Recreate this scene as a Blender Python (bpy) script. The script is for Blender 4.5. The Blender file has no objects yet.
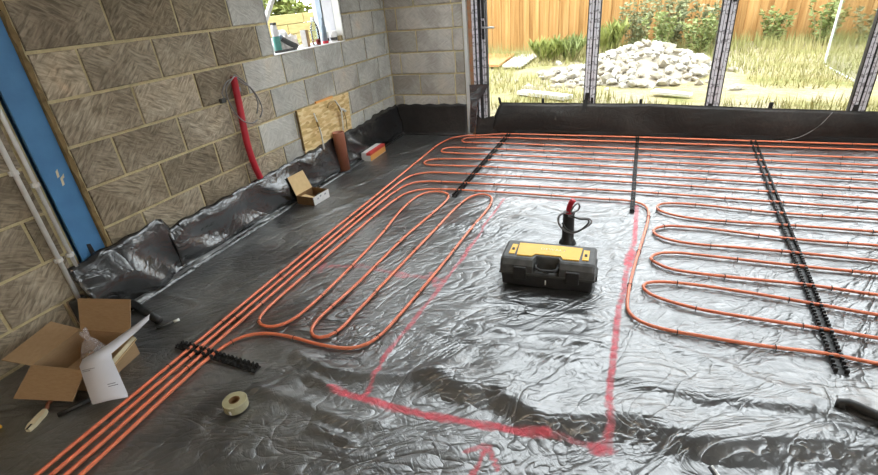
import bpy, bmesh, math, random
import numpy as np
from mathutils import Vector, Matrix
random.seed(7); np.random.seed(7)
S = bpy.context.scene
COL = S.collection
PI = math.pi

# ------------------------------------------------------------------ camera
CAM = Vector((2.6386, -4.9883, 1.4326))
yaw, pitch, roll, FPX = -0.42086, 0.47302, -0.08886, 472.83
fw = Vector((math.sin(yaw)*math.cos(pitch), math.cos(yaw)*math.cos(pitch), -math.sin(pitch)))
rt = Vector((math.cos(yaw), -math.sin(yaw), 0)); up = rt.cross(fw)
r2 = rt*math.cos(roll) + up*math.sin(roll); u2 = -rt*math.sin(roll) + up*math.cos(roll)
cd = bpy.data.cameras.new('camera'); cam = bpy.data.objects.new('camera', cd); COL.objects.link(cam)
cd.sensor_fit = 'HORIZONTAL'; cd.sensor_width = 36; cd.lens = FPX*36/878
cd.clip_start = 0.05; cd.clip_end = 200
M = Matrix((r2, u2, -fw)).transposed().to_4x4(); M.translation = CAM
cam.matrix_world = M
S.camera = cam

# ------------------------------------------------------------------ sky, sun, exposure
W = bpy.data.worlds.new('sky'); S.world = W; W.use_nodes = True
wn = W.node_tree.nodes; wl = W.node_tree.links
bg = wn['Background']; bg.inputs['Color'].default_value = (0.90, 0.95, 1.0, 1); bg.inputs['Strength'].default_value = 4.2
sd = bpy.data.lights.new('sun', 'SUN'); sun = bpy.data.objects.new('sun', sd); COL.objects.link(sun)
sd.energy = 1.0; sd.angle = math.radians(15); sd.color = (1.0, 0.93, 0.80)
sun.rotation_euler = Vector((0.30, 0.40, -0.87)).to_track_quat('-Z', 'Y').to_euler()
S.view_settings.view_transform = 'Standard'; S.view_settings.look = 'None'
S.view_settings.gamma = 1.0; S.view_settings.use_curve_mapping = False
S.view_settings.exposure = 0.80
S.cycles.use_denoising = True
S.cycles.max_bounces = 8; S.cycles.diffuse_bounces = 5; S.cycles.glossy_bounces = 4
S.cycles.transparent_max_bounces = 12; S.cycles.sample_clamp_indirect = 6.0
S.cycles.caustics_reflective = False; S.cycles.caustics_refractive = False
FILL_LAMP_POWER = 34.0

# ------------------------------------------------------------------ materials
def newmat(name):
    m = bpy.data.materials.new(name); m.use_nodes = True
    nt = m.node_tree
    return m, nt, nt.nodes, nt.links, nt.nodes['Principled BSDF']
def setspec(b, v): b.inputs['Specular IOR Level'].default_value = v
def pm(name, c1, c2=None, scale=12.0, rough=0.6, metal=0.0, bump=0.0, bscale=None, spec=0.5, stretch=(1, 1, 1), alpha=None, detail=5.0):
    """a two-tone noise material with a little relief"""
    m, nt, n, l, b = newmat(name)
    if c2 is None: c2 = tuple(c*0.8 for c in c1)
    tc = n.new('ShaderNodeTexCoord'); mp = n.new('ShaderNodeMapping'); l.new(tc.outputs['Object'], mp.inputs[0])
    mp.inputs['Scale'].default_value = stretch
    no = n.new('ShaderNodeTexNoise'); no.inputs['Scale'].default_value = scale; no.inputs['Detail'].default_value = detail
    l.new(mp.outputs[0], no.inputs['Vector'])
    mx = n.new('ShaderNodeMix'); mx.data_type = 'RGBA'
    mx.inputs[6].default_value = (*c1, 1); mx.inputs[7].default_value = (*c2, 1)
    cr = n.new('ShaderNodeMapRange'); cr.inputs[1].default_value = 0.3; cr.inputs[2].default_value = 0.7
    l.new(no.outputs['Fac'], cr.inputs[0]); l.new(cr.outputs[0], mx.inputs[0]); l.new(mx.outputs[2], b.inputs['Base Color'])
    b.inputs['Roughness'].default_value = rough; b.inputs['Metallic'].default_value = metal; setspec(b, spec)
    if bump:
        bn = n.new('ShaderNodeTexNoise'); bn.inputs['Scale'].default_value = bscale or scale*4; bn.inputs['Detail'].default_value = 4
        l.new(mp.outputs[0], bn.inputs['Vector'])
        bp = n.new('ShaderNodeBump'); bp.inputs['Strength'].default_value = bump; bp.inputs['Distance'].default_value = 0.01
        l.new(bn.outputs['Fac'], bp.inputs['Height']); l.new(bp.outputs[0], b.inputs['Normal'])
    if alpha is not None: b.inputs['Alpha'].default_value = alpha
    return m
def ramp(n, stops):
    r = n.new('ShaderNodeValToRGB'); e = r.color_ramp.elements
    e[0].position, e[0].color = stops[0][0], (*stops[0][1], 1)
    e[1].position, e[1].color = stops[-1][0], (*stops[-1][1], 1)
    for p_, c_ in stops[1:-1]:
        x = e.new(p_); x.color = (*c_, 1)
    return r
def mathn(n, l, op, a, b=None, c=None):
    x = n.new('ShaderNodeMath'); x.operation = op
    for i, v in enumerate((a, b, c)):
        if v is None: continue
        if isinstance(v, (int, float)): x.inputs[i].default_value = v
        else: l.new(v, x.inputs[i])
    return x.outputs[0]

def block_material(name, base, dark, light, plane='YZ', contrast=.55, tone=1.0):
    """concrete block: combed strokes, damp patches, each block with its own tone"""
    m, nt, n, l, b = newmat(name)
    ge = n.new('ShaderNodeNewGeometry'); oi = n.new('ShaderNodeObjectInfo')
    off = n.new('ShaderNodeVectorMath'); off.operation = 'SCALE'; off.inputs[0].default_value = (13.1, 7.7, 9.3)
    l.new(oi.outputs['Random'], off.inputs['Scale'])
    ad = n.new('ShaderNodeVectorMath'); ad.operation = 'ADD'; l.new(ge.outputs['Position'], ad.inputs[0]); l.new(off.outputs[0], ad.inputs[1])
    def strokes(ang, sc):
        mp = n.new('ShaderNodeMapping'); mp.vector_type = 'TEXTURE'
        mp.inputs['Rotation'].default_value = (ang, 0, 0) if plane == 'YZ' else (0, ang, 0)
        mp.inputs['Scale'].default_value = (1, 5.0, 1.0) if plane == 'YZ' else (5.0, 1, 1)
        l.new(ad.outputs[0], mp.inputs[0])
        no = n.new('ShaderNodeTexNoise'); no.inputs['Scale'].default_value = sc; no.inputs['Detail'].default_value = 3; no.inputs['Distortion'].default_value = 0.6
        l.new(mp.outputs[0], no.inputs['Vector']); return no.outputs['Fac']
    a1, a2 = strokes(0.75, 80), strokes(-0.5, 80)
    sel = n.new('ShaderNodeTexNoise'); sel.inputs['Scale'].default_value = 7; sel.inputs['Detail'].default_value = 2
    l.new(ad.outputs[0], sel.inputs['Vector'])
    sm = n.new('ShaderNodeMapRange'); sm.inputs[1].default_value = .42; sm.inputs[2].default_value = .58; l.new(sel.outputs['Fac'], sm.inputs[0])
    mixs = n.new('ShaderNodeMix'); l.new(sm.outputs[0], mixs.inputs[0]); l.new(a1, mixs.inputs[2]); l.new(a2, mixs.inputs[3])
    st = n.new('ShaderNodeMapRange'); st.inputs[1].default_value = .34; st.inputs[2].default_value = .66; l.new(mixs.outputs[0], st.inputs[0])
    cm = n.new('ShaderNodeMix'); cm.data_type = 'RGBA'; cm.inputs[6].default_value = (*dark, 1); cm.inputs[7].default_value = (*light, 1)
    l.new(st.outputs[0], cm.inputs[0])
    # soften strokes towards the base tone
    c2 = n.new('ShaderNodeMix'); c2.data_type = 'RGBA'; c2.inputs[0].default_value = contrast
    c2.inputs[6].default_value = (*base, 1); l.new(cm.outputs[2], c2.inputs[7])
    # damp or stained patches
    big = n.new('ShaderNodeTexNoise'); big.inputs['Scale'].default_value = 3.2; big.inputs['Detail'].default_value = 3; l.new(ad.outputs[0], big.inputs['Vector'])
    rp = ramp(n, [(.0, (.62, .60, .58)), (.40, (.80, .78, .76)), (.52, (1, 1, 1)), (.68, (1.08, 1.05, 1.0)), (.80, (1.18, 1.0, .88))])
    l.new(big.outputs['Fac'], rp.inputs[0])
    mu = n.new('ShaderNodeMix'); mu.data_type = 'RGBA'; mu.blend_type = 'MULTIPLY'; mu.inputs[0].default_value = 1
    l.new(c2.outputs[2], mu.inputs[6]); l.new(rp.outputs[0], mu.inputs[7])
    r3 = ramp(n, [(0, (.72, .70, .66)), (.35, (.92, .90, .86)), (.6, (1.05, 1.04, 1.02)), (.82, (1.2, 1.2, 1.2)), (1, (1.06, .95, .86))])
    l.new(oi.outputs['Random'], r3.inputs[0])
    m2 = n.new('ShaderNodeMix'); m2.data_type = 'RGBA'; m2.blend_type = 'MULTIPLY'; m2.inputs[0].default_value = tone
    l.new(mu.outputs[2], m2.inputs[6]); l.new(r3.outputs[0], m2.inputs[7])
    m3 = n.new('ShaderNodeMix'); m3.data_type = 'RGBA'; m3.blend_type = 'MULTIPLY'; m3.inputs[0].default_value = 1
    l.new(m2.outputs[2], m3.inputs[6]); l.new(oi.outputs['Color'], m3.inputs[7])
    l.new(m3.outputs[2], b.inputs['Base Color'])
    b.inputs['Roughness'].default_value = .92; setspec(b, .2)
    fine = n.new('ShaderNodeTexNoise'); fine.inputs['Scale'].default_value = 180; l.new(ad.outputs[0], fine.inputs['Vector'])
    hs = mathn(n, l, 'MULTIPLY_ADD', fine.outputs['Fac'], .35, mixs.outputs[0])
    bp = n.new('ShaderNodeBump'); bp.inputs['Strength'].default_value = .6; bp.inputs['Distance'].default_value = .008
    l.new(hs, bp.inputs['Height']); l.new(bp.outputs[0], b.inputs['Normal'])
    return m
MT = {}
MT['block_left'] = block_material('concrete block', (.29, .265, .225), (.10, .087, .070), (.54, .50, .43))
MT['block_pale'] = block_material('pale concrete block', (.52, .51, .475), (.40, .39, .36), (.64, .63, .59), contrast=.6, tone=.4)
MT['block_back'] = block_material('concrete block, end wall', (.42, .395, .355), (.31, .285, .255), (.54, .51, .46), 'XZ', contrast=.5, tone=.6)
MT['mortar'] = pm('sandy mortar', (.66, .56, .33), (.50, .42, .25), 18, .95, bump=.6, bscale=120, spec=.1)
MT['mortar_brown'] = pm('rough brown mortar edge', (.30, .21, .10), (.17, .12, .06), 22, .95, bump=.8, bscale=60, spec=.1)
MT['plaster'] = pm('bare board', (.42, .41, .39), (.36, .35, .33), 3, .9, spec=.2)
MT['ceiling'] = pm('ceiling board', (.40, .38, .35), (.33, .31, .29), 3, .9, spec=.2)
MT['screed'] = pm('concrete slab', (.3, .29, .27), (.2, .2, .19), 6, .9)

def sheet_material(name, dust=0.5, wr=1.0, paint=False, base=(.012, .012, .013), rough=(.30, .55), tint=(.150, .150, .142), big=1.0, ior=1.95):
    """black polythene: crumpled sheen, dusty film, optional sprayed paint marks"""
    m, nt, n, l, b = newmat(name)
    ge = n.new('ShaderNodeNewGeometry')
    def noise(sc, stretch, rot, typ='FBM', det=4, dist=0.0, rough_=.55):
        mp = n.new('ShaderNodeMapping'); mp.vector_type = 'TEXTURE'; mp.inputs['Rotation'].default_value = rot; mp.inputs['Scale'].default_value = stretch
        l.new(ge.outputs['Position'], mp.inputs[0])
        t = n.new('ShaderNodeTexNoise'); t.noise_type = typ
        t.inputs['Scale'].default_value = sc; t.inputs['Detail'].default_value = det; t.inputs['Distortion'].default_value = dist; t.inputs['Roughness'].default_value = rough_
        l.new(mp.outputs[0], t.inputs['Vector']); return t.outputs['Fac']
    w1 = noise(4.0, (1.0, 2.6, 1.6), (0, 0, -.55), 'FBM', 3, 1.2)
    w2 = noise(7.5, (2.4, 1.0, 1.0), (0, 0, .45), 'FBM', 2.5, 1.5)
    w3 = noise(26, (1, 2.2, 1), (0, 0, .9), 'FBM', 3, .8)
    # sharp creases: |noise-0.5| folded
    def fold(o): return mathn(n, l, 'SQRT', mathn(n, l, 'ABSOLUTE', mathn(n, l, 'SUBTRACT', o, .5)))
    f1, f2, f3 = fold(w1), fold(w2), fold(w3)
    h = mathn(n, l, 'ADD', mathn(n, l, 'MULTIPLY', f1, 1.0*big), mathn(n, l, 'MULTIPLY', f2, .55))
    h = mathn(n, l, 'ADD', h, mathn(n, l, 'MULTIPLY', f3, .13))
    bp = n.new('ShaderNodeBump'); bp.inputs['Strength'].default_value = .50*wr; bp.inputs['Distance'].default_value = .035
    l.new(h, bp.inputs['Height']); l.new(bp.outputs[0], b.inputs['Normal'])
    d1 = noise(2.2, (1, 1, 1), (0, 0, 0), 'FBM', 6, .3, .65)
    d2 = noise(45, (1, 1, 1), (0, 0, 0), 'FBM', 3)
    dm = n.new('ShaderNodeMapRange'); dm.inputs[1].default_value = .38; dm.inputs[2].default_value = .64; l.new(d1, dm.inputs[0])
    dd = mathn(n, l, 'MULTIPLY', dm.outputs[0], mathn(n, l, 'MULTIPLY_ADD', d2, 1.7, -.15))
    dd = mathn(n, l, 'MAXIMUM', mathn(n, l, 'MULTIPLY', dd, dust), 0.0)
    if paint:
        at = n.new('ShaderNodeAttribute'); at.attribute_name = 'dust'
        dd = mathn(n, l, 'MULTIPLY', dd, at.outputs['Fac'])
    cm = n.new('ShaderNodeMix'); cm.data_type = 'RGBA'; cm.inputs[6].default_value = (*base, 1); cm.inputs[7].default_value = (*tint, 1)
    l.new(dd, cm.inputs[0]); col = cm.outputs[2]
    rg = n.new('ShaderNodeMapRange'); rg.inputs[3].default_value = rough[0]; rg.inputs[4].default_value = rough[1]; l.new(dd, rg.inputs[0]); ro = rg.outputs[0]
    if paint:
        pa = n.new('ShaderNodeAttribute'); pa.attribute_name = 'paint'
        pn = noise(34, (1, 1, 1), (0, 0, 0), 'FBM', 4)
        ps = n.new('ShaderNodeMapRange'); ps.inputs[1].default_value = .40; ps.inputs[2].default_value = 1.02
        l.new(mathn(n, l, 'ADD', pa.outputs['Fac'], mathn(n, l, 'MULTIPLY_ADD', pn, .9, -.45)), ps.inputs[0])
        pk = mathn(n, l, 'MULTIPLY', ps.outputs[0], .92)
        pc = n.new('ShaderNodeMix'); pc.data_type = 'RGBA'; pc.inputs[7].default_value = (.66, .10, .13, 1)
        l.new(pk, pc.inputs[0]); l.new(col, pc.inputs[6]); col = pc.outputs[2]
        rr = n.new('ShaderNodeMix'); rr.inputs[3].default_value = .75; l.new(pk, rr.inputs[0]); l.new(ro, rr.inputs[2]); ro = rr.outputs[0]
        sp_ = n.new('ShaderNodeMapRange'); sp_.inputs[3].default_value = 1.0; sp_.inputs[4].default_value = .15; l.new(pk, sp_.inputs[0])
    l.new(col, b.inputs['Base Color']); l.new(ro, b.inputs['Roughness']); setspec(b, 1.0 if ior > 1.45 else .45)
    if paint: l.new(sp_.outputs[0], b.inputs['Specular IOR Level'])
    b.inputs['IOR'].default_value = ior
    return m
MT['sheet'] = sheet_material('black polythene on the floor', 1.0, 1.0, True)
MT['sheet_wall'] = sheet_material('black polythene turned up', .06, .40, big=1.4, rough=(.23, .42), ior=1.58)
MT['sheet_door'] = sheet_material('dark polythene at the doors', .7, .35, base=(.016, .014, .013), rough=(.38, .5), tint=(.05, .042, .038), ior=1.42)
MT['tape_black'] = pm('black tape', (.012, .012, .012), (.02, .02, .02), 30, .5)
MT['pipe'] = pm('orange heating pipe', (.76, .215, .105), (.70, .175, .085), 4, .38)
MT['black_plastic'] = pm('black plastic', (.012, .012, .012), (.022, .021, .02), 60, .45)
MT['blue_paint'] = pm('blue painted steel', (.075, .235, .46), (.06, .19, .39), 9, .55, bump=.15, bscale=60)
MT['white_pvc'] = pm('white conduit', (.82, .81, .78), (.70, .68, .64), 20, .5)
MT['frame_film'] = None
MT['black_gasket'] = pm('black gasket', (.014, .013, .013), (.02, .018, .018), 30, .6)
MT['steel'] = pm('brushed metal', (.6, .6, .6), (.5, .5, .5), 50, .3, metal=.9)
MT['cardboard'] = pm('cardboard', (.37, .245, .135), (.32, .205, .11), 40, .85, stretch=(1, 1, 6), spec=.2)
MT['cardboard_pale'] = pm('pale cardboard', (.62, .45, .24), (.55, .39, .20), 30, .85, spec=.2)
MT['cardboard_dark'] = pm('brown cardboard', (.20, .115, .05), (.15, .085, .04), 30, .85, spec=.2)
MT['cream'] = pm('cream plastic', (.72, .64, .44), (.60, .52, .33), 30, .6)
MT['paper'] = pm('white paper', (.66, .66, .70), (.60, .60, .64), 5, .8, spec=.2)
MT['ink'] = pm('grey print', (.22, .22, .25), (.3, .3, .33), 80, .8)
MT['white_card'] = pm('white card', (.74, .72, .70), (.62, .60, .58), 30, .7)
MT['red'] = pm('red plastic', (.52, .02, .035), (.42, .015, .03), 14, .45)
MT['red_card'] = pm('red print', (.70, .07, .05), (.6, .05, .04), 14, .6)
MT['yellow_card'] = pm('orange print', (.85, .42, .12), (.8, .36, .1), 14, .6)
MT['clay'] = pm('terracotta brown drain pipe', (.36, .135, .075), (.28, .10, .055), 9, .55)
MT['hole_shade'] = pm('painted pipe shade', (.01, .008, .007), (.015, .012, .01), 20, .9)
MT['yellow'] = pm('yellow plastic', (.80, .46, .035), (.74, .40, .03), 20, .45)
MT['grey_lid'] = pm('dusty dark grey plastic', (.045, .045, .044), (.10, .10, .096), 22, .6)
MT['tape_tan'] = pm('tan packing tape', (.34, .31, .175), (.44, .41, .27), 18, .22)
MT['wire_grey'] = pm('grey cable', (.26, .25, .25), (.2, .19, .19), 20, .5)
MT['brass'] = pm('brass', (.5, .36, .16), (.4, .28, .12), 30, .35, metal=.8)
MT['rubble'] = pm('pale rubble', (.50, .475, .43), (.38, .355, .31), 5, .95, bump=.6, bscale=20, spec=.1)
MT['rubble_b'] = pm('buff rubble', (.40, .36, .29), (.30, .265, .21), 5, .95, bump=.6, bscale=20, spec=.1)
MT['slab_white'] = pm('white board', (.58, .57, .54), (.5, .49, .46), 5, .8)
MT['slab_brown'] = pm('brown board', (.50, .22, .085), (.42, .18, .07), 8, .8)
MT['leaf_a'] = pm('green leaves', (.15, .19, .05), (.22, .25, .085), 3, .6)
MT['leaf_b'] = pm('yellow green leaves', (.26, .28, .07), (.18, .23, .055), 3, .6)
MT['leaf_c'] = pm('dusty green leaves', (.18, .21, .10), (.25, .26, .14), 3, .6)
MT['stem'] = pm('green stem', (.25, .26, .10), (.30, .22, .12), 6, .7)
MT['grass'] = pm('dry meadow grass', (.33, .285, .13), (.23, .24, .08), .9, .8, spec=.2)
MT['cladding'] = pm('window reveal, grey lining', (.40, .40, .42), (.34, .34, .36), 14, .7)
MT['sleeper'] = pm('pale timber', (.36, .29, .12), (.27, .22, .085), 6, .85, stretch=(1, 1, 5))
MT['brick_red'] = pm('orange brown brick edge', (.42, .17, .075), (.34, .24, .15), 26, .9, bump=.6)
MT['teal'] = pm('teal plastic', (.07, .25, .21), (.05, .19, .16), 14, .45)
MT['charcoal'] = pm('charcoal rubber', (.045, .045, .042), (.07, .07, .066), 24, .7)
MT['bluegrey'] = pm('blue grey plastic', (.22, .28, .34), (.16, .2, .25), 14, .35)

def osb_material():
    m, nt, n, l, b = newmat('strand board')
    tc = n.new('ShaderNodeTexCoord')
    v = n.new('ShaderNodeTexVoronoi'); v.inputs['Scale'].default_value = 1
    mp = n.new('ShaderNodeMapping'); mp.inputs['Scale'].default_value = (30, 16, 60); mp.inputs['Rotation'].default_value = (.6, 0, 0); l.new(tc.outputs['Object'], mp.inputs[0]); l.new(mp.outputs[0], v.inputs['Vector'])
    r = ramp(n, [(0, (.55, .36, .14)), (.5, (.76, .54, .25)), (1, (.86, .68, .38))])
    sp = n.new('ShaderNodeSeparateColor'); l.new(v.outputs['Color'], sp.inputs[0]); l.new(sp.outputs[0], r.inputs[0]); l.new(r.outputs[0], b.inputs['Base Color'])
    b.inputs['Roughness'].default_value = .75; setspec(b, .3); return m
MT['osb'] = osb_material()
def fence_material():
    m, nt, n, l, b = newmat('orange stained fence board')
    tc = n.new('ShaderNodeTexCoord'); oi = n.new('ShaderNodeObjectInfo')
    mp = n.new('ShaderNodeMapping'); mp.inputs['Scale'].default_value = (22, 22, 1.1); l.new(tc.outputs['Object'], mp.inputs[0])
    ad = n.new('ShaderNodeVectorMath'); ad.operation = 'ADD'; l.new(mp.outputs[0], ad.inputs[0]); l.new(oi.outputs['Random'], ad.inputs[1])
    no = n.new('ShaderNodeTexNoise'); no.noise_dimensions = '4D'; no.inputs['Scale'].default_value = 1; no.inputs['Detail'].default_value = 4; l.new(mp.outputs[0], no.inputs['Vector'])
    l.new(mathn(n, l, 'MULTIPLY', oi.outputs['Random'], 50.0), no.inputs['W'])
    r = ramp(n, [(.3, (.25, .125, .04)), (.5, (.36, .205, .075)), (.7, (.42, .26, .11))]); l.new(no.outputs['Fac'], r.inputs[0])
    r3 = ramp(n, [(0, (.82, .78, .72)), (1, (1.1, 1.08, 1.05))]); l.new(oi.outputs['Random'], r3.inputs[0])
    m2 = n.new('ShaderNodeMix'); m2.data_type = 'RGBA'; m2.blend_type = 'MULTIPLY'; m2.inputs[0].default_value = 1
    l.new(r.outputs[0], m2.inputs[6]); l.new(r3.outputs[0], m2.inputs[7]); l.new(m2.outputs[2], b.inputs['Base Color'])
    b.inputs['Roughness'].default_value = .8; setspec(b, .2); return m
MT['fence'] = fence_material()
def film_material():
    m, nt, n, l, b = newmat('pale frame film with dotted print')
    tc = n.new('ShaderNodeTexCoord')
    sp = n.new('ShaderNodeSeparateXYZ'); l.new(tc.outputs['Object'], sp.inputs[0])
    fr = mathn(n, l, 'FRACT', mathn(n, l, 'MULTIPLY', sp.outputs[2], 13.0))
    dash = mathn(n, l, 'LESS_THAN', fr, .55)
    no = n.new('ShaderNodeTexNoise'); no.inputs['Scale'].default_value = 60; l.new(tc.outputs['Object'], no.inputs['Vector'])
    k = mathn(n, l, 'MULTIPLY', dash, mathn(n, l, 'GREATER_THAN', no.outputs['Fac'], .53))
    mx = n.new('ShaderNodeMix'); mx.data_type = 'RGBA'; mx.inputs[6].default_value = (.70, .68, .72, 1); mx.inputs[7].default_value = (.30, .28, .30, 1)
    l.new(k, mx.inputs[0]); l.new(mx.outputs[2], b.inputs['Base Color']); b.inputs['Roughness'].default_value = .5; return m
MT['frame_film'] = film_material()
def glass_material(name, tint=(1, 1, 1), refl=.06, rough=.02):
    m, nt, n, l, b = newmat(name); n.remove(b)
    out = n['Material Output']
    t = n.new('ShaderNodeBsdfTransparent'); t.inputs[0].default_value = (*tint, 1)
    g = n.new('ShaderNodeBsdfGlossy'); g.inputs['Roughness'].default_value = rough
    fr = n.new('ShaderNodeFresnel'); fr.inputs[0].default_value = 1.25 if refl < .1 else 1.6
    mx = n.new('ShaderNodeMixShader'); l.new(mathn(n, l, 'MULTIPLY', fr.outputs[0], .3 if name == 'leaning glass' else 1.0), mx.inputs[0]); l.new(t.outputs[0], mx.inputs[1]); l.new(g.outputs[0], mx.inputs[2]); l.new(mx.outputs[0], out.inputs[0])
    return m
MT['glass'] = glass_material('door glass', (.97, .98, .97))
MT['glass_edge'] = pm('pale glass edge', (.72, .76, .74), (.66, .7, .68), 5, .3)
MT['glass_out'] = glass_material('leaning glass', (.93, .95, .95), .05)
MT['clear'] = pm('clear crinkled plastic', (.75, .72, .72), (.6, .52, .5), 30, .15, alpha=.34, bump=.6, bscale=40, spec=1.0)
MT['bottle_clear'] = glass_material('clear bottle', (.80, .88, .90), .2, .05)
def ground_material():
    m, nt, n, l, b = newmat('dry grassy soil')
    ge = n.new('ShaderNodeNewGeometry')
    def noi(s, d=5):
        t = n.new('ShaderNodeTexNoise'); t.inputs['Scale'].default_value = s; t.inputs['Detail'].default_value = d; l.new(ge.outputs['Position'], t.inputs['Vector']); return t.outputs['Fac']
    r = ramp(n, [(.34, (.21, .22, .08)), (.46, (.30, .265, .14)), (.58, (.32, .28, .19))]); l.new(noi(.9), r.inputs[0])
    r3 = ramp(n, [(.3, (.7, .7, .7)), (.7, (1.15, 1.12, 1.1))]); l.new(noi(14), r3.inputs[0])
    m2 = n.new('ShaderNodeMix'); m2.data_type = 'RGBA'; m2.blend_type = 'MULTIPLY'; m2.inputs[0].default_value = 1
    l.new(r.outputs[0], m2.inputs[6]); l.new(r3.outputs[0], m2.inputs[7]); l.new(m2.outputs[2], b.inputs['Base Color'])
    b.inputs['Roughness'].default_value = .95; setspec(b, .1)
    bp = n.new('ShaderNodeBump'); bp.inputs['Strength'].default_value = .8; bp.inputs['Distance'].default_value = .05; l.new(noi(22), bp.inputs['Height']); l.new(bp.outputs[0], b.inputs['Normal'])
    return m
MT['ground'] = ground_material()

# ------------------------------------------------------------------ mesh helpers
def M_(m): return MT[m] if isinstance(m, str) else m
class MB:
    def __init__(s): s.v = []; s.f = []
    def add(s, vs, fs):
        o = len(s.v); s.v += [tuple(v) for v in vs]; s.f += [tuple(i+o for i in f) for f in fs]; return s
    def box(s, x0, x1, y0, y1, z0, z1, c=0.0, T=None):
        if c > 0:
            vs = []
            bm = bmesh.new(); bmesh.ops.create_cube(bm, size=1)
            for v in bm.verts: v.co = Vector(((x0+x1)/2+v.co.x*(x1-x0), (y0+y1)/2+v.co.y*(y1-y0), (z0+z1)/2+v.co.z*(z1-z0)))
            bmesh.ops.bevel(bm, geom=bm.edges[:], offset=c, segments=2, affect='EDGES', profile=.5)
            bm.verts.index_update(); vs = [v.co.copy() for v in bm.verts]; fs = [[v.index for v in f.verts] for f in bm.faces]; bm.free()
        else:
            vs = [Vector((x, y, z)) for x in (x0, x1) for y in (y0, y1) for z in (z0, z1)]
            fs = [(0, 1, 3, 2), (4, 6, 7, 5), (0, 4, 5, 1), (2, 3, 7, 6), (0, 2, 6, 4), (1, 5, 7, 3)]
        if T is not None: vs = [T @ v for v in vs]
        return s.add(vs, fs)
    def hexa(s, a, b):   # two quads, bottom then top
        return s.add(list(a)+list(b), [(3, 2, 1, 0), (4, 5, 6, 7), (0, 1, 5, 4), (1, 2, 6, 5), (2, 3, 7, 6), (3, 0, 4, 7)])
    def panel(s, q, th):  # a quad given thickness along its normal
        q = [Vector(p) for p in q]; nrm = (q[1]-q[0]).cross(q[3]-q[0]).normalized()*th
        return s.hexa(q, [p+nrm for p in q])
    def tube(s, pts, r, n=8, cap=True, rs=None):
        pts = [Vector(p) for p in pts]; o = len(s.v); N = len(pts); ref = None
        for i, p in enumerate(pts):
            t = (pts[min(i+1, N-1)]-pts[max(i-1, 0)]).normalized()
            if ref is None: ref = Vector((0, 0, 1)) if abs(t.z) < .9 else Vector((1, 0, 0))
            a = (ref-t*ref.dot(t)).normalized(); bb = t.cross(a); ref = a
            rr = rs[i] if rs else r
            for k in range(n):
                an = 2*PI*k/n; s.v.append(tuple(p+(a*math.cos(an)+bb*math.sin(an))*rr))
        for i in range(N-1):
            for k in range(n):
                s.f.append((o+i*n+k, o+i*n+(k+1) % n, o+(i+1)*n+(k+1) % n, o+(i+1)*n+k))
        if cap: s.f.append(tuple(o+k for k in reversed(range(n)))); s.f.append(tuple(o+(N-1)*n+k for k in range(n)))
        return s
    def lathe(s, prof, n=20, T=None, closed=False):
        o = len(s.v); P = len(prof)
        for k in range(n):
            a = 2*PI*k/n
            for r, z in prof:
                v = Vector((r*math.cos(a), r*math.sin(a), z)); s.v.append(tuple(T @ v if T is not None else v))
        m_ = P if closed else P-1
        for k in range(n):
            for i in range(m_):
                j = (i+1) % P; k2 = (k+1) % n
                s.f.append((o+k*P+i, o+k2*P+i, o+k2*P+j, o+k*P+j))
        return s
    def prism(s, poly, h0, h1, T=None):  # poly in local xy, extruded in z
        N = len(poly); vs = [Vector((x, y, h)) for h in (h0, h1) for x, y in poly]
        if T is not None: vs = [T @ v for v in vs]
        return s.add(vs, [tuple(reversed(range(N))), tuple(range(N, 2*N))]+[(i, (i+1) % N, N+(i+1) % N, N+i) for i in range(N)])
    def mesh(s, name, mat, smooth=False):
        me = bpy.data.meshes.new(name); me.from_pydata(s.v, [], s.f); me.materials.append(M_(mat))
        if smooth: me.polygons.foreach_set('use_smooth', [True]*len(me.polygons))
        me.update(); return me
    def obj(s, name, mat, parent=None, smooth=False, loc=None, rz=0):
        o = bpy.data.objects.new(name, s.mesh(name, mat, smooth)); COL.objects.link(o)
        if parent is not None: o.parent = parent
        if loc is not None: o.location = loc; o.rotation_euler.z = rz
        return o
def tag(o, label, cat, group=None, kind=None):
    o['label'] = label; o['category'] = cat
    if group: o['group'] = group
    if kind: o['kind'] = kind
    return o
def empty(name, loc=(0, 0, 0), rz=0, rot=None):
    o = bpy.data.objects.new(name, None); COL.objects.link(o); o.location = loc
    o.rotation_euler = rot if rot else (0, 0, rz); o.empty_display_size = .1; return o
def thing(name, label, cat, loc=(0, 0, 0), rz=0, group=None, rot=None):
    return tag(empty(name, loc, rz, rot), label, cat, group)
def struct(o, label=None):
    o['kind'] = 'structure'
    if label: o['label'] = label
    return o
def catmull(pts, step=.03, closed=False):
    P = [Vector(p) for p in pts]; out = []
    for i in range(len(P)-1):
        p0, p1, p2, p3 = P[max(i-1, 0)], P[i], P[i+1], P[min(i+2, len(P)-1)]
        d = (p2-p1).length; n = max(1, int(d/step))
        # tangents limited by the length of this span so long and short spans join cleanly
        def tan(a, b_, c, la):
            t = (c-a); L = t.length
            return t/L*la if L > 1e-9 else Vector((0, 0, 0))
        m1 = tan(p0, p1, p2, d); m2 = tan(p1, p2, p3, d)
        for k in range(n):
            t = k/n; t2, t3 = t*t, t*t*t
            out.append(p1*(2*t3-3*t2+1)+m1*(t3-2*t2+t)+p2*(-2*t3+3*t2)+m2*(t3-t2))
    out.append(P[-1]); return out
def Tm(loc=(0, 0, 0), rx=0, ry=0, rz=0):
    return Matrix.Translation(Vector(loc)) @ Matrix.Rotation(rz, 4, 'Z') @ Matrix.Rotation(ry, 4, 'Y') @ Matrix.Rotation(rx, 4, 'X')

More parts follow.
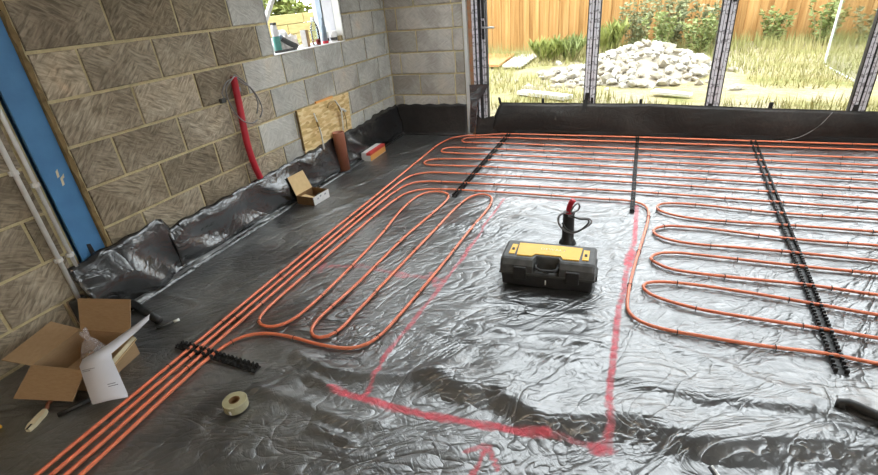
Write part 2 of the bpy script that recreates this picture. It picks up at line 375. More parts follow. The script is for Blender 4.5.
# ------------------------------------------------------------------ room shell
RX, RY, CZ = 5.62, -7.2, 2.50
WIN = (-1.875, -.848, 1.118, 2.02)          # y0, y1, z0, z1
COLY = (-3.705, -3.575)                      # the steel column's slot
def zc(n): return -.007+.225*n
b = MB()
b.box(-.30, -.008, -3.56, WIN[0], -.1, CZ); b.box(-.30, -.008, WIN[0], WIN[1], -.1, WIN[2]-.004); b.box(-.30, -.008, WIN[0], WIN[1], WIN[3], CZ)
b.box(-.30, -.008, WIN[1], 0.0, -.1, CZ); b.box(-.30, -.008, RY, -3.77, -.1, CZ); b.box(-.30, -.16, -3.77, -3.56, -.1, CZ); b.box(-.16, -.035, -3.77, -3.712, -.1, CZ)
wall_left = struct(b.obj('wall_left', 'mortar'), 'concrete block side wall with sandy mortar and a window')
b = MB(); b.box(-.30, .885, .008, .30, -.1, CZ); b.box(.885, RX, .008, .30, 2.21, CZ); b.box(5.50, RX, .008, .30, -.1, 2.21)
wall_back = struct(b.obj('wall_back', 'mortar'), 'concrete block end wall beside the glazed doors')
RW = (-6.3, -3.3, .75, 2.2)                   # unseen opening added to light the block wall from the viewer's right
b = MB(); b.box(RX, RX+.2, RY, RW[0], -.1, CZ); b.box(RX, RX+.2, RW[1], .30, -.1, CZ); b.box(RX, RX+.2, RW[0], RW[1], -.1, RW[2]); b.box(RX, RX+.2, RW[0], RW[1], RW[3], CZ)
struct(b.obj('wall_right', 'plaster'))
rw = empty('fill_window', (RX+.1, (RW[0]+RW[1])/2, RW[2])); struct(rw, 'wide window in the wall on the viewer\'s right')
for yy in (-1.47, -.5, .5, 1.47): MB().box(-.03, .03, yy-.03, yy+.03, 0, RW[3]-RW[2]).obj('frame', 'slab_white', rw)
for yy in (-.985, 0, .985): MB().box(-.004, .004, yy-.45, yy+.45, .01, RW[3]-RW[2]-.01).obj('pane', 'glass', rw)
struct(MB().box(-.30, RX+.2, RY-.2, RY, -.1, CZ).obj('wall_front', 'plaster'))
RL = (0.7, 5.1, -2.3, -.45)                  # rooflight opening in the flat roof
b = MB(); b.box(-.30, RL[0], RY-.2, .30, CZ, CZ+.25); b.box(RL[1], RX+.2, RY-.2, .30, CZ, CZ+.25); b.box(RL[0], RL[1], RY-.2, RL[2], CZ, CZ+.25); b.box(RL[0], RL[1], RL[3], .30, CZ, CZ+.25)
struct(b.obj('ceiling', 'ceiling'), 'flat ceiling with a long rooflight near the doors')
rl = empty('window_2', ((RL[0]+RL[1])/2, (RL[2]+RL[3])/2, CZ+.25)); struct(rl, 'long flat rooflight above the pipe rows')
hx, hy = (RL[1]-RL[0])/2, (RL[3]-RL[2])/2
for k in range(4):
    w_ = 2*hx/3; MB().box(-hx-.04+k*w_, -hx+.04+k*w_, -hy, hy, 0, .08).obj('bar', 'slab_white', rl)
    if k < 3: MB().box(-hx+.04+k*w_, -hx-.04+(k+1)*w_, -hy, hy, .03, .045).obj('pane', 'glass', rl)
for s_ in (-1, 1): MB().box(-hx-.04, hx+.04, s_*hy-.03, s_*hy+.03, 0, .08).obj('frame', 'slab_white', rl)
struct(MB().box(-.30, RX+.2, RY-.2, .30, -.25, -.06).obj('floor', 'screed'), 'concrete slab under the black sheeting')

def block_mesh(w, h, plane, mat=None, c=.004):
    """one block face, chamfered, proud of the mortar"""
    def q(a, b_, o): return (o, a, b_) if plane == 'YZ' else (a, -o, b_)
    vs = [q(a, b_, -.010) for a, b_ in ((-w/2, -h/2), (w/2, -h/2), (w/2, h/2), (-w/2, h/2))]
    vs += [q(a, b_, -.002) for a, b_ in ((-w/2, -h/2), (w/2, -h/2), (w/2, h/2), (-w/2, h/2))]
    vs += [q(a, b_, .002) for a, b_ in ((-w/2+c, -h/2+c), (w/2-c, -h/2+c), (w/2-c, h/2-c), (-w/2+c, h/2-c))]
    fs = [(0, 1, 5, 4), (1, 2, 6, 5), (2, 3, 7, 6), (3, 0, 4, 7), (4, 5, 9, 8), (5, 6, 10, 9), (6, 7, 11, 10), (7, 4, 8, 11), (8, 9, 10, 11)]
    me = bpy.data.meshes.new('block'); me.from_pydata(vs, [], fs); me.materials.append(MT[mat or ('block_left' if plane == 'YZ' else 'block_back')]); me.update(); return me
BW, BH, JT = .432, .225, .016
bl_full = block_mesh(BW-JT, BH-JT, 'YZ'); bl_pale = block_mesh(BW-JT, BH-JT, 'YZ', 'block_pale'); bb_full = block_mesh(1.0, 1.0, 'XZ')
def put_block(wall, u0, u1, z0, z1, plane):
    w, h = u1-u0-JT, z1-z0-JT
    if w < .02 or h < .02: return
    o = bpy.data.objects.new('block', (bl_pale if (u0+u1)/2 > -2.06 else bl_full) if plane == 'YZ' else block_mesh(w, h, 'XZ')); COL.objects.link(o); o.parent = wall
    j = random.uniform(-.0015, .0015)
    if plane == 'YZ': o.location = (j, (u0+u1)/2, (z0+z1)/2); o.scale = (1, w/(BW-JT), h/(BH-JT))
    else: o.location = ((u0+u1)/2, j, (z0+z1)/2)
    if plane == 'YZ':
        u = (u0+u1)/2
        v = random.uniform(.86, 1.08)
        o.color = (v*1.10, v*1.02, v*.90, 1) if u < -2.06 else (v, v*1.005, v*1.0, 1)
    else:
        v = random.uniform(.92, 1.1); o.color = (v, v, v, 1)
def course(wall, cuts, lo, hi, z0, z1, plane, hole=None):
    e = [lo]+[c for c in cuts if lo+.03 < c < hi-.03]+[hi]
    for a, c in zip(e, e[1:]):
        if hole and z0 >= hole[2]-.06 and z0 < hole[3]-.05:
            if a >= hole[0]-.01 and c <= hole[1]+.01: continue
            if a < hole[0] < c and c <= hole[1]+.01: put_block(wall, a, hole[0], z0, z1, plane); continue
            if a < hole[1] < c and a >= hole[0]-.01: put_block(wall, hole[1], c, z0, z1, plane); continue
            if a < hole[0] and c > hole[1]: put_block(wall, a, hole[0], z0, z1, plane); put_block(wall, hole[1], c, z0, z1, plane); continue
        put_block(wall, a, c, z0, z1, plane)
for n_ in range(0, 11):
    z0, z1 = max(zc(n_), 0), min(zc(n_+1), CZ)
    base = -3.314 if n_ % 2 else -3.098
    course(wall_left, [base+.4335*k for k in range(-2, 9)], -3.545, 0, z0, z1, 'YZ', WIN)
    course(wall_back, {0: [.345, .76], 1: [.12, .55, .765]}.get(n_ % 2) if n_ not in (3, 5) else [.13, .775], 0, .885, z0, z1, 'XZ')
    z0, z1 = max(-.048+.2278*n_, 0), min(-.048+.2278*(n_+1), CZ)
    base = -4.12 if n_ % 2 else -3.872
    course(wall_left, [base-.4335*k for k in range(0, 8)][::-1], RY, -3.765, z0, z1, 'YZ')
# mortar fillet beside the column
b = MB()
prev = None
for k in range(61):
    z = .0+CZ*k/60; w = .012+.008*math.sin(k*1.7)+.006*math.sin(k*4.1); x = .004+.006*math.sin(k*2.3)
    ring = [(-.05, -3.548, z), (x*.5+.004, -3.552+w*.3, z), (x+.006, -3.566-w*.4, z), (-.05, -3.575-w*.1, z)]
    if prev:
        o = len(b.v); b.add(prev+ring, [(0, 1, 5, 4), (1, 2, 6, 5), (2, 3, 7, 6), (3, 0, 4, 7)])
    prev = ring
struct(b.obj('trim_1', 'mortar_brown'), 'ragged brown mortar strip beside the blue column')

# steel column
c = thing('steel_column', 'bright blue painted steel column set into the block wall', 'column', (0, 0, 0))
MB().box(-.022, -.006, COLY[0], COLY[1], 0, CZ, .002).obj('front_flange', 'blue_paint', c)
MB().box(-.135, -.022, -3.646, -3.634, 0, CZ).obj('web', 'blue_paint', c)
MB().box(-.150, -.135, COLY[0], COLY[1], 0, CZ).obj('rear_flange', 'blue_paint', c)
b = MB(); b.panel([(-.003, -3.66, .34), (-.003, -3.635, .335), (-.003, -3.64, .40), (-.003, -3.658, .405)], .003); b.obj('tape_tab', 'tape_black', c)
b = MB()
for yy, z0, z1 in ((-3.640, .772, .815), (-3.634, .728, .776), (-3.622, .760, .785)): b.panel([(-.0055, yy-.006, z0), (-.0055, yy+.006, z0+.005), (-.0055, yy+.011, z1), (-.0055, yy-.001, z1-.01)], .0008)
b.obj('paint_chip', 'cream', c)

# ------------------------------------------------------------------ window reveal in the side wall
wdw = empty('window_1', (-.15, -1.36, 1.118)); struct(wdw, 'unglazed window opening in the side wall with a cluttered sill')
def wp(bm, name, mat):
    o = bm.obj(name, mat, wdw); o.matrix_parent_inverse = Matrix.Translation((.15, 1.36, -1.118)); return o
wp(MB().box(-.31, .002, WIN[0], WIN[1], WIN[2]-.004, WIN[2]+.002), 'window_sill', 'white_card')
wp(MB().box(-.075, -.004, WIN[1]-.012, WIN[1]+.001, WIN[2], WIN[3]), 'reveal_lining', 'slab_white')
wp(MB().box(-.19, -.08, WIN[1]-.010, WIN[1]+.001, WIN[2], WIN[3]), 'reveal_lining', 'cladding')
wp(MB().box(-.25, -.20, WIN[1]-.018, WIN[1]+.001, WIN[2], WIN[3]), 'reveal_lining', 'bluegrey')
wp(MB().box(-.30, -.25, WIN[1]-.008, WIN[1]+.001, WIN[2], WIN[3]), 'reveal_lining', 'cladding')
wp(MB().box(-.30, -.003, WIN[0]-.001, WIN[0]+.008, WIN[2], WIN[3]), 'reveal_lining', 'cladding')
tag(MB().tube([(-.33, -1.56, 1.29), (-.33, -1.10, 1.78)], .022, 8).obj('timber_prop', 'slab_white'), 'pale slanting prop outside the side window', 'prop')

# ------------------------------------------------------------------ glazed doors
DY = .125                                     # room-side face of the doors
ZD = 2.20
edges = [1.030, 2.156, 3.268, 4.369, 5.470]
names = ['nearest the block wall', 'second from the block wall', 'third from the block wall', 'farthest from the block wall']
for i in range(4):
    x0, x1 = edges[i]+.002, edges[i+1]-.002
    d = empty('door_%d' % (i+1), ((x0+x1)/2, DY+.03, .05)); struct(d, 'tall glazed door leaf in a pale frame, '+names[i])
    inv = Matrix.Translation((-(x0+x1)/2, -DY-.03, -.05))
    def dp(bm, nm, mt, par=d):
        o = bm.obj(nm, mt, par)
        if par is d: o.matrix_parent_inverse = inv
        return o
    sw = .050
    for s_, xa in ((0, x0), (1, x1-sw)):
        st = dp(MB().box(xa, xa+sw, DY, DY+.065, .05, ZD, .003), 'stile', 'frame_film')
        g = MB(); xe = xa+sw-.001 if s_ == 0 else xa-.007
        g.box(xe, xe+.008, DY-.004, DY+.06, .05, ZD); gx = xa-.003 if s_ == 0 else xa+sw-.004
        g.box(gx, gx+.007, DY-.005, DY+.05, .05, ZD); g.box(xa+.022, xa+.026, DY-.002, DY+.02, .05, ZD)
        dp(g, 'gasket', 'black_gasket')
    dp(MB().box(x0+sw, x1-sw, DY, DY+.065, .05, .14, .003), 'rail', 'frame_film')
    dp(MB().box(x0+sw, x1-sw, DY, DY+.065, ZD-.09, ZD, .003), 'rail', 'frame_film')
    dp(MB().box(x0+sw-.004, x1-sw+.004, DY+.028, DY+.036, .135, ZD-.085), 'pane', 'glass')
    if i == 0:
        h = MB(); h.box(x0+.012, x0+.040, DY-.008, DY, .98, 1.16, .003); hp = dp(h, 'handle_plate', 'black_gasket')
        h = MB(); h.tube([(x0+.026, DY-.006, 1.097), (x0+.026, DY-.05, 1.097), (x0+.045, DY-.056, 1.097), (x0+.16, DY-.056, 1.092)], .009, 8)
        dp(h, 'lever_handle', 'steel')
    for zz, xx in ((1.16, x0+.028), ):
        if i in (0, 2):
            dp(MB().box(xx-.016, xx+.016, DY-.006, DY, 1.18, 1.42, .003), 'hinge_cover', 'black_gasket')
struct(MB().box(.885, 5.50, .06, .26, -.06, .048).obj('trim_2', 'black_gasket'), 'door threshold behind the black sheeting')
struct(MB().box(.98, 5.50, DY-.005, DY+.09, ZD+.002, 2.21).obj('trim_3', 'frame_film'))
# jamb beside the first door: strips of lining, cavity brick and frame
j = empty('trim_4', (.95, .1, 0)); struct(j, 'raw door jamb of pale lining, brick edge and frame strips')
def jp(x0, x1, y0, y1, z0, mat, nm):
    o = MB().box(x0, x1, y0, y1, z0, ZD).obj(nm, mat, j); o.matrix_parent_inverse = Matrix.Translation((-.95, -.1, 0))
jp(.888, .925, -.012, .30, 0, 'slab_white', 'lining_strip')
jp(.925, .962, .03, .30, 0, 'brick_red', 'brick_strip')
jp(.962, .985, .045, .30, 0, 'frame_film', 'frame_strip')
jp(.985, .998, .055, .30, 0, 'black_gasket', 'frame_strip')
jp(.998, 1.018, .065, .30, 0, 'frame_film', 'frame_strip')
jp(1.018, 1.030, .075, .30, 0, 'black_gasket', 'frame_strip')
b = MB()
for k in range(30): b.box(.928, .958, .022, .032, .02+.071*k, .02+.071*k+.058, .002)
o = b.obj('brick_edge', 'brick_red', j); o.matrix_parent_inverse = Matrix.Translation((-.95, -.1, 0)); o['kind'] = 'stuff'

# ------------------------------------------------------------------ black floor sheet
GX = np.arange(0.015, RX-.01, .0165); GY = np.arange(-6.6, .075, .0165)
lat = np.random.rand(512, 512)
def vnoise(x, y):
    xi = np.floor(x).astype(int); yi = np.floor(y).astype(int); fx = x-xi; fy = y-yi
    fx = fx*fx*(3-2*fx); fy = fy*fy*(3-2*fy)
    g = lambda a, b_: lat[a % 512, b_ % 512]
    return (g(xi, yi)*(1-fx)+g(xi+1, yi)*fx)*(1-fy)+(g(xi, yi+1)*(1-fx)+g(xi+1, yi+1)*fx)*fy
def seg_dist(X, Y, pts):
    """distance to a polyline, signed side (positive = towards +y / left of travel) and run along it"""
    D = np.full(X.shape, 9.0); Sd = np.zeros(X.shape)
    for (ax, ay), (bx, by) in zip(pts, pts[1:]):
        dx, dy = bx-ax, by-ay; L2 = dx*dx+dy*dy
        t = np.clip(((X-ax)*dx+(Y-ay)*dy)/L2, 0, 1); px, py = ax+t*dx, ay+t*dy
        d = np.hypot(X-px, Y-py); s_ = np.sign(dx*(Y-ay)-dy*(X-ax)); k = d < D
        D = np.where(k, d, D); Sd = np.where(k, s_, Sd)
    return D, Sd
RIDGES = [  # polyline, height, half width
 ([(.10, -3.63), (.095, -3.475), (.085, -3.165), (.075, -2.942), (.06, -2.762), (.09, -2.352)], .030, .022),
 ([(1.435, -3.798), (1.573, -3.831)], .020, .018), ([(1.608, -4.023), (1.787, -4.042)], .018, .016),
 ([(3.086, -3.269), (3.214, -3.314), (3.408, -3.373), (3.7, -3.42)], .010, .016),
 ([(2.0, -3.03), (2.311, -3.05), (2.55, -3.056), (2.68, -3.10), (2.82, -3.156), (3.1, -3.24)], .012, .022),
 ([(.168, -3.49), (.281, -3.486), (.436, -3.502)], .015, .014),
 ([(1.30, -3.70), (1.50, -3.74), (1.75, -3.70), (1.95, -3.62)], .022, .035),
 ([(1.25, -3.93), (1.5, -3.93), (1.7, -3.96), (1.85, -3.93)], .016, .03),
 ([(1.9, -3.24), (2.2, -3.26), (2.6, -3.22)], .014, .03), ([(1.85, -3.36), (2.3, -3.38), (2.6, -3.35)], .012, .025),
 ([(2.75, -1.85), (2.6, -2.2), (2.62, -2.6)], .008, .03), ([(2.05, -1.85), (2.35, -1.98), (2.6, -1.9)], .018, .04),
 ([(1.95, -2.05), (2.2, -2.1), (2.5, -2.25)], .016, .035), ([(2.45, -2.1), (2.6, -2.35), (2.62, -2.6)], .014, .03),
 ([(.25, -1.9), (.45, -1.6), (.6, -1.1)], .012, .03), ([(.35, -2.5), (.5, -2.2), (.62, -1.9)], .010, .03),
 ([(.2, -.9), (.45, -.7), (.6, -.35)], .010, .03)]
LAPS = [  # polyline, height, width of the near slope: the sheet bulges on the far side and drops towards the viewer
 ([(1.85, -3.62), (1.981, -3.630), (2.128, -3.668), (2.226, -3.612), (2.272, -3.664), (2.348, -3.692), (2.449, -3.728), (2.561, -3.700), (2.667, -3.632), (2.80, -3.61), (2.891, -3.645), (3.012, -3.645), (3.165, -3.588), (3.345, -3.553), (3.7, -3.50)], .044, .105, .12),
 ([(2.60, -3.44), (2.827, -3.441), (3.077, -3.423), (3.283, -3.407), (3.515, -3.391), (4.2, -3.34)], .028, .060, .16),
 ([(1.95, -3.452), (2.111, -3.454), (2.365, -3.451), (2.664, -3.436), (2.827, -3.441)], .008, .02, .2),
 ([(1.38, -2.287), (1.478, -2.279), (1.791, -2.241), (2.086, -2.194), (2.196, -2.25)], .022, .05, .25)]
PAINT = [([(1.749, -1.721), (1.747, -2.382), (1.724, -2.985), (1.69, -3.578), (1.725, -3.82)], .018, .82),
 ([(1.565, -3.825), (1.711, -3.839), (1.873, -3.842), (2.057, -3.829), (2.305, -3.804), (2.458, -3.789)], .024, 1.0),
 ([(2.458, -3.789), (2.653, -3.786)], .022, .62),
 ([(2.69, -1.654), (2.693, -2.213), (2.676, -2.452), (2.65, -2.956), (2.65, -3.3), (2.641, -3.45), (2.658, -3.7), (2.653, -3.79)], .021, .86),
 ([(2.685, -2.35), (2.672, -2.50)], .034, .95), ([(1.72, -1.727), (2.253, -1.655), (2.651, -1.645)], .018, .5),
 ([(.917, -2.969), (1.158, -2.893), (1.447, -2.923), (1.72, -2.914)], .028, .60),
 ([(1.13, -2.90), (1.19, -2.895)], .035, .6), ([(1.40, -2.92), (1.47, -2.93)], .045, .66), ([(1.62, -2.87), (1.70, -2.98)], .03, .7), ([(.93, -2.93), (.95, -3.02)], .03, .6),
 ([(2.245, -4.06), (2.251, -4.02), (2.266, -3.893), (2.325, -3.975)], .015, .88), ([(2.203, -3.94), (2.264, -3.891)], .016, .8), ([(2.62, -3.79), (2.66, -3.785)], .034, .95)]
def relief(X, Y):
    wx = X+.12*vnoise(X*2.1+3, Y*2.1+9); wy = Y+.12*vnoise(X*2.3+31, Y*2.3+17)
    r = lambda s_, o: (1-np.abs(2*vnoise(wx*s_+o, wy*s_*.62+o*1.7)-1))**3
    H = .006*r(2.6, 5)+.0042*r(5.5, 40)+.0022*r(11, 80)-.006
    pipes = ((X > 2.75) & (Y > -3.05)) | ((X > .66) & (Y > -1.66)) | ((X > .85) & (X < 1.72) & (Y > -3.62)) | ((X > .66) & (X < 1.0))
    loose = np.where(pipes, 0.5, 1.25); H = H*loose
    for pts, a, w in RIDGES:
        D, s_ = seg_dist(X, Y, pts); H = np.maximum(H, H*.3+a*np.exp(-(D/w)**2)*(.8+.4*vnoise(X*9, Y*9)))
    for pts, a, w, fw_ in LAPS:
        D, s_ = seg_dist(X, Y, pts); wv = w*(.65+.8*vnoise(X*4.3+7, Y*4.3)); t = np.clip(1-D/wv, 0, 1); t = t*t*(3-2*t)
        (ax, ay), (bx, by) = pts[0], pts[-1]; ends = np.clip((X-ax)/.15, 0, 1)*np.clip((bx-X)/.15, 0, 1)
        H = H+a*ends*np.where(s_ > 0, np.exp(-(D/fw_)**2), t)
    return H
XX, YY = np.meshgrid(GX, GY, indexing='ij')
ZZ = relief(XX, YY)
# keep the sheet pressed flat under the pipes' clip rails, the tool box and the open boxes
def flat(x, y, r, z=0.0):
    global ZZ
    k = np.clip(1.4-np.hypot(XX-x, YY-y)/r, 0, 1); k = k*k*(3-2*k); ZZ = ZZ*(1-k)+z*k
for px_, py_, r_ in ((2.27, -2.75, .30), (.215, -2.03, .17), (.13, -.86, .2), (.08, -1.35, .09), (.40, -4.07, .28), (1.24, -4.03, .08), (2.31, -2.33, .06), (.9, -3.82, .2), (.75, -3.82, .15), (1.08, -3.83, .15)): flat(px_, py_, r_, -.004)
PT = np.zeros(XX.shape)
for pts, w, a in PAINT:
    w *= .8; D, s_ = seg_dist(XX, YY, pts); PT = np.maximum(PT, a*np.exp(-(D/w)**4)+.25*a*np.exp(-(D/(2.1*w))**2)*(D > w*.6))
DU = np.clip(1.15-.42*(XX-.6)-.12*(YY+4.2)*0, .30, 1.0)*np.clip(.55-(YY+1.0)*.28, .4, 1.0)
nx, ny = XX.shape
verts = np.stack([XX, YY, ZZ], -1).reshape(-1, 3)
ii = np.arange(nx*ny).reshape(nx, ny)
faces = np.stack([ii[:-1, :-1], ii[1:, :-1], ii[1:, 1:], ii[:-1, 1:]], -1).reshape(-1, 4)
me = bpy.data.meshes.new('floor_sheet')
me.vertices.add(len(verts)); me.vertices.foreach_set('co', verts.ravel())
me.loops.add(faces.size); me.loops.foreach_set('vertex_index', faces.ravel().astype(np.int32))
me.polygons.add(len(faces)); me.polygons.foreach_set('loop_start', np.arange(0, faces.size, 4, dtype=np.int32))
me.polygons.foreach_set('use_smooth', np.ones(len(faces), dtype=bool))
me.materials.append(MT['sheet']); me.update(calc_edges=True)
for nm, arr in (('paint', PT), ('dust', DU)):
    at = me.attributes.new(nm, 'FLOAT', 'POINT'); at.data.foreach_set('value', arr.reshape(-1).astype(np.float32))
fs = bpy.data.objects.new('floor_sheet', me); COL.objects.link(fs)
tag(fs, 'wrinkled black plastic sheet covering the whole floor, marked with pink spray lines', 'plastic sheet')
def fz(x, y):
    i = min(max(int(round((x-GX[0])/.0165)), 0), nx-1); k = min(max(int(round((y-GY[0])/.0165)), 0), ny-1)
    return float(ZZ[i, k])

# upstands: strips of sheet turned up the walls
def upstand(name, path, tops, foot, label, mat='sheet_wall', amp=.02, res=.03, seed=0, off=.012, zmin=.0):
    """path: wall line (x,y) list with inward normal; tops: (run, height); foot: spread on the floor"""
    (ax, ay), (bx, by), (nx_, ny_) = path
    L = math.hypot(bx-ax, by-ay); N = int(L/res)+1; K = 13
    vs = []; 
    for i in range(N+1):
        s_ = L*i/N; x0, y0 = ax+(bx-ax)*s_/L, ay+(by-ay)*s_/L
        top = np.interp(s_, [t[0] for t in tops], [t[1] for t in tops])+.006*math.sin(s_*37+seed)
        for k in range(K):
            if k < 3: d = foot*(1-k/3.0)+.035; z = .004+.004*k+.012*(k > 0)*vnoise(np.array(s_*9.+seed), np.array(k*.7))
            else:
                u = (k-3)/(K-4); d = off+.022*(1-u)**3+amp*(1-u**4)*float(vnoise(np.array(s_*5.5+seed+u*1.3), np.array(u*2.2+seed)))*1.6
                d += amp*.7*abs(math.sin(s_*7.3+seed+u*2.2))**3*(1-u)
                z = max(.03, zmin)+(top-.03)*u
            vs.append((x0+nx_*d, y0+ny_*d, float(z)))
    fc = [(i*K+k, (i+1)*K+k, (i+1)*K+k+1, i*K+k+1) for i in range(N) for k in range(K-1)]
    m_ = MB(); m_.v = vs; m_.f = fc; o = m_.obj(name, mat, smooth=True)
    so = o.modifiers.new('thickness', 'SOLIDIFY'); so.thickness = .0012; so.offset = 1
    tag(o, label, 'plastic sheet'); return o
up_long = upstand('upturned_sheet', ((0, -3.23), (0, -.03), (1, 0)), [(0, .285), (.1, .297), (.5, .30), (1.2, .31), (1.7, .32), (2.0, .333), (2.3, .318), (2.6, .33), (2.62, .35), (2.87, .356), (3.2, .342)], .09,
        'long crumpled black sheet turned up the foot of the block side wall', amp=.032, seed=3.1, off=.026)
up_short = upstand('upturned_sheet', ((0, -3.80), (0, -3.20), (1, 0)), [(0, .335), (.17, .354), (.35, .355), (.51, .363), (.565, .374), (.58, .34), (.6, .30)], .10,
        'short black sheet turned up in front of the blue column', amp=.045, seed=8.0, off=.02)
up_back = upstand('upturned_sheet', ((.03, -.004), (.885, -.004), (0, -1)), [(0, .342), (.9, .350)], .03, 'smooth black sheet turned up the short block wall in the corner', amp=.006, seed=5.0, off=.010, mat='sheet_door')

# door upstand with tape tabs
def door_sheet():
    xs = np.arange(1.155, 5.50, .03); K = 10; vs = []
    xt = [1.155, 1.232, 1.24, 2.757, 3.716, 4.303, 5.5]; zt = [.186, .34, .338, .327, .288, .27, .24]
    for x in xs:
        top = float(np.interp(x, xt, zt))
        for k in range(K):
            u = k/(K-1)
            y = .058+.050*u**.6-.030*math.sin(u*PI)*(.4+.9*float(vnoise(np.array(x*1.1), np.array(u*1.5+4))))+.006*math.sin(x*9+u*3)
            vs.append((x, y, .004+(top-.004)*u))
    m_ = MB(); m_.v = vs; m_.f = [(i*K+k, (i+1)*K+k, (i+1)*K+k+1, i*K+k+1) for i in range(len(xs)-1) for k in range(K-1)]
    o = m_.obj('door_foot_sheet', 'sheet_door', smooth=True); so = o.modifiers.new('thickness', 'SOLIDIFY'); so.thickness = .0015; so.offset = 0
    tag(o, 'long dark plastic sheet taped along the foot of the glazed doors', 'plastic sheet')
    for x, z, w, h, lean in ((1.235, .352, .026, .085, -.02), (1.69, .345, .028, .075, 0), (2.125, .37, .036, .14, .01), (2.185, .35, .024, .08, 0), (2.645, .335, .028, .075, 0), (3.245, .285, .034, .095, .004), (3.73, .305, .034, .075, .004), (4.345, .285, .036, .075, .006)):
        t_ = MB().panel([(x-w/2, DY-.010, z-h*.55), (x+w/2, DY-.010, z-h*.55), (x+w/2+lean, DY-.008, z+h*.45), (x-w/2+lean, DY-.008, z+h*.45)], .003).obj('tape_tab', 'tape_black', o)
    t_ = MB().panel([(2.07, .066, .16), (2.105, .066, .155), (2.15, .104, .36), (2.11, .104, .37)], .003).obj('tape_strip', 'tape_black', o)
    return o
door_sheet()
b = MB()
vs = [(.927, -.016, .55), (1.02, .04, .545), (1.105, .108, .535), (.930, -.018, .36), (1.0, .03, .37), (1.06, .075, .44), (.905, -.02, .03), (.955, -.01, .03), (.985, .01, .20), (.915, -.02, .2)]
b.add(vs, [(0, 3, 4, 1), (1, 4, 5, 2), (3, 9, 8, 4), (9, 6, 7, 8)])
o = b.obj('jamb_sheet', 'sheet_wall'); so = o.modifiers.new('thickness', 'SOLIDIFY'); so.thickness = .002; so.offset = 1
tag(o, 'pointed grey-black sheet flap folded around the door jamb', 'plastic sheet')
b = MB()
vs = [(.96, .02, .004), (1.20, .045, .004), (1.16, .075, .20), (1.03, .058, .17), (.985, .03, .22)]
b.add(vs, [(0, 1, 2, 3), (0, 3, 4)]); o = b.obj('corner_sheet', 'sheet_door'); so = o.modifiers.new('thickness', 'SOLIDIFY'); so.thickness = .002
tag(o, 'small dark sheet patch at the bottom of the door jamb', 'plastic sheet')
tag(MB().tube(catmull([(3.80, .02, .012), (3.9, .035, .02), (4.02, .055, .06), (4.13, .072, .16), (4.19, .085, .26)], .03), .003, 6).obj('thin_cable', 'wire_grey', smooth=True), 'thin grey cable curving over the sheet below the doors', 'cable')

# ------------------------------------------------------------------ heating pipes
PR = .0082
def zpipe(p): return Vector((p[0], p[1], .0135))
def uturn(x, ya, yb, sgn, n=7, squash=1.0):
    """half loop from (x,ya) to (x,yb) bulging to the given side"""
    cy, r = (ya+yb)/2, abs(ya-yb)/2
    return [(x+sgn*r*squash*math.sin(PI*k/n), cy+(ya-cy)*math.cos(PI*k/n)) for k in range(n+1)]
# rows: y at the first rail, the second rail and near the right edge of view
ROW = {1: (.035, .03, -.01), 2: (-.115, -.143, -.17), 3: (-.321, -.36, -.395), 4: (-.517, -.533, -.57), 5: (-.70, -.708, -.745), 6: (-.863, -.884, -.92), 7: (-1.055, -1.066, -1.10), 8: (-1.257, -1.235, -1.28), 9: (-1.475, -1.427, -1.46)}
def row(k, left): 
    a, b_, c_ = ROW[k]; return [(left, a+(a-b_)*.2), (1.345, a), (2.0, (a+b_)/2), (2.66, b_), (3.4, (b_+c_)/2), (4.25, c_), (5.1, c_-.01)]
XR = 5.1
c1 = [(.80, -5.9), (.785, -5.2), (.768, -4.516), (.752, -3.86), (.735, -3.3), (.72, -2.62), (.715, -1.975), (.695, -.9), (.69, -.5), (.705, -.36), (.75, -.2), (.86, -.09), (1.05, -.045), (1.2, .005)]+row(1, 1.25)[1:]
def rr(k): return row(k, 0)[1:]
c1 += uturn(XR, rr(1)[-1][1], rr(2)[-1][1], 1)[1:-1]+rr(2)[::-1]+[(1.1, -.13)]+uturn(.99, -.145, -.335, -1)[1:-1]+[(1.1, -.33)]+rr(3)
c1 += uturn(XR, rr(3)[-1][1], rr(4)[-1][1], 1)[1:-1]+rr(4)[::-1]+[(1.0, -.517)]+uturn(.89, -.525, -.705, -1)[1:-1]+[(1.0, -.705)]+rr(5)
c1 += uturn(XR, rr(5)[-1][1], rr(6)[-1][1], 1)[1:-1]+rr(6)[::-1]+[(1.0, -.885)]+uturn(.87, -.91, -1.095, -1)[1:-1]+[(1.0, -1.08)]+rr(7)
c1 += uturn(XR, rr(7)[-1][1], rr(8)[-1][1], 1)[1:-1]+rr(8)[::-1]+[(1.036, -1.268), (.90, -1.30), (.82, -1.37), (.782, -1.5), (.775, -1.75), (.772, -2.2), (.775, -2.62), (.784, -3.3), (.80, -3.9), (.822, -4.5), (.84, -5.2), (.85, -5.9)]
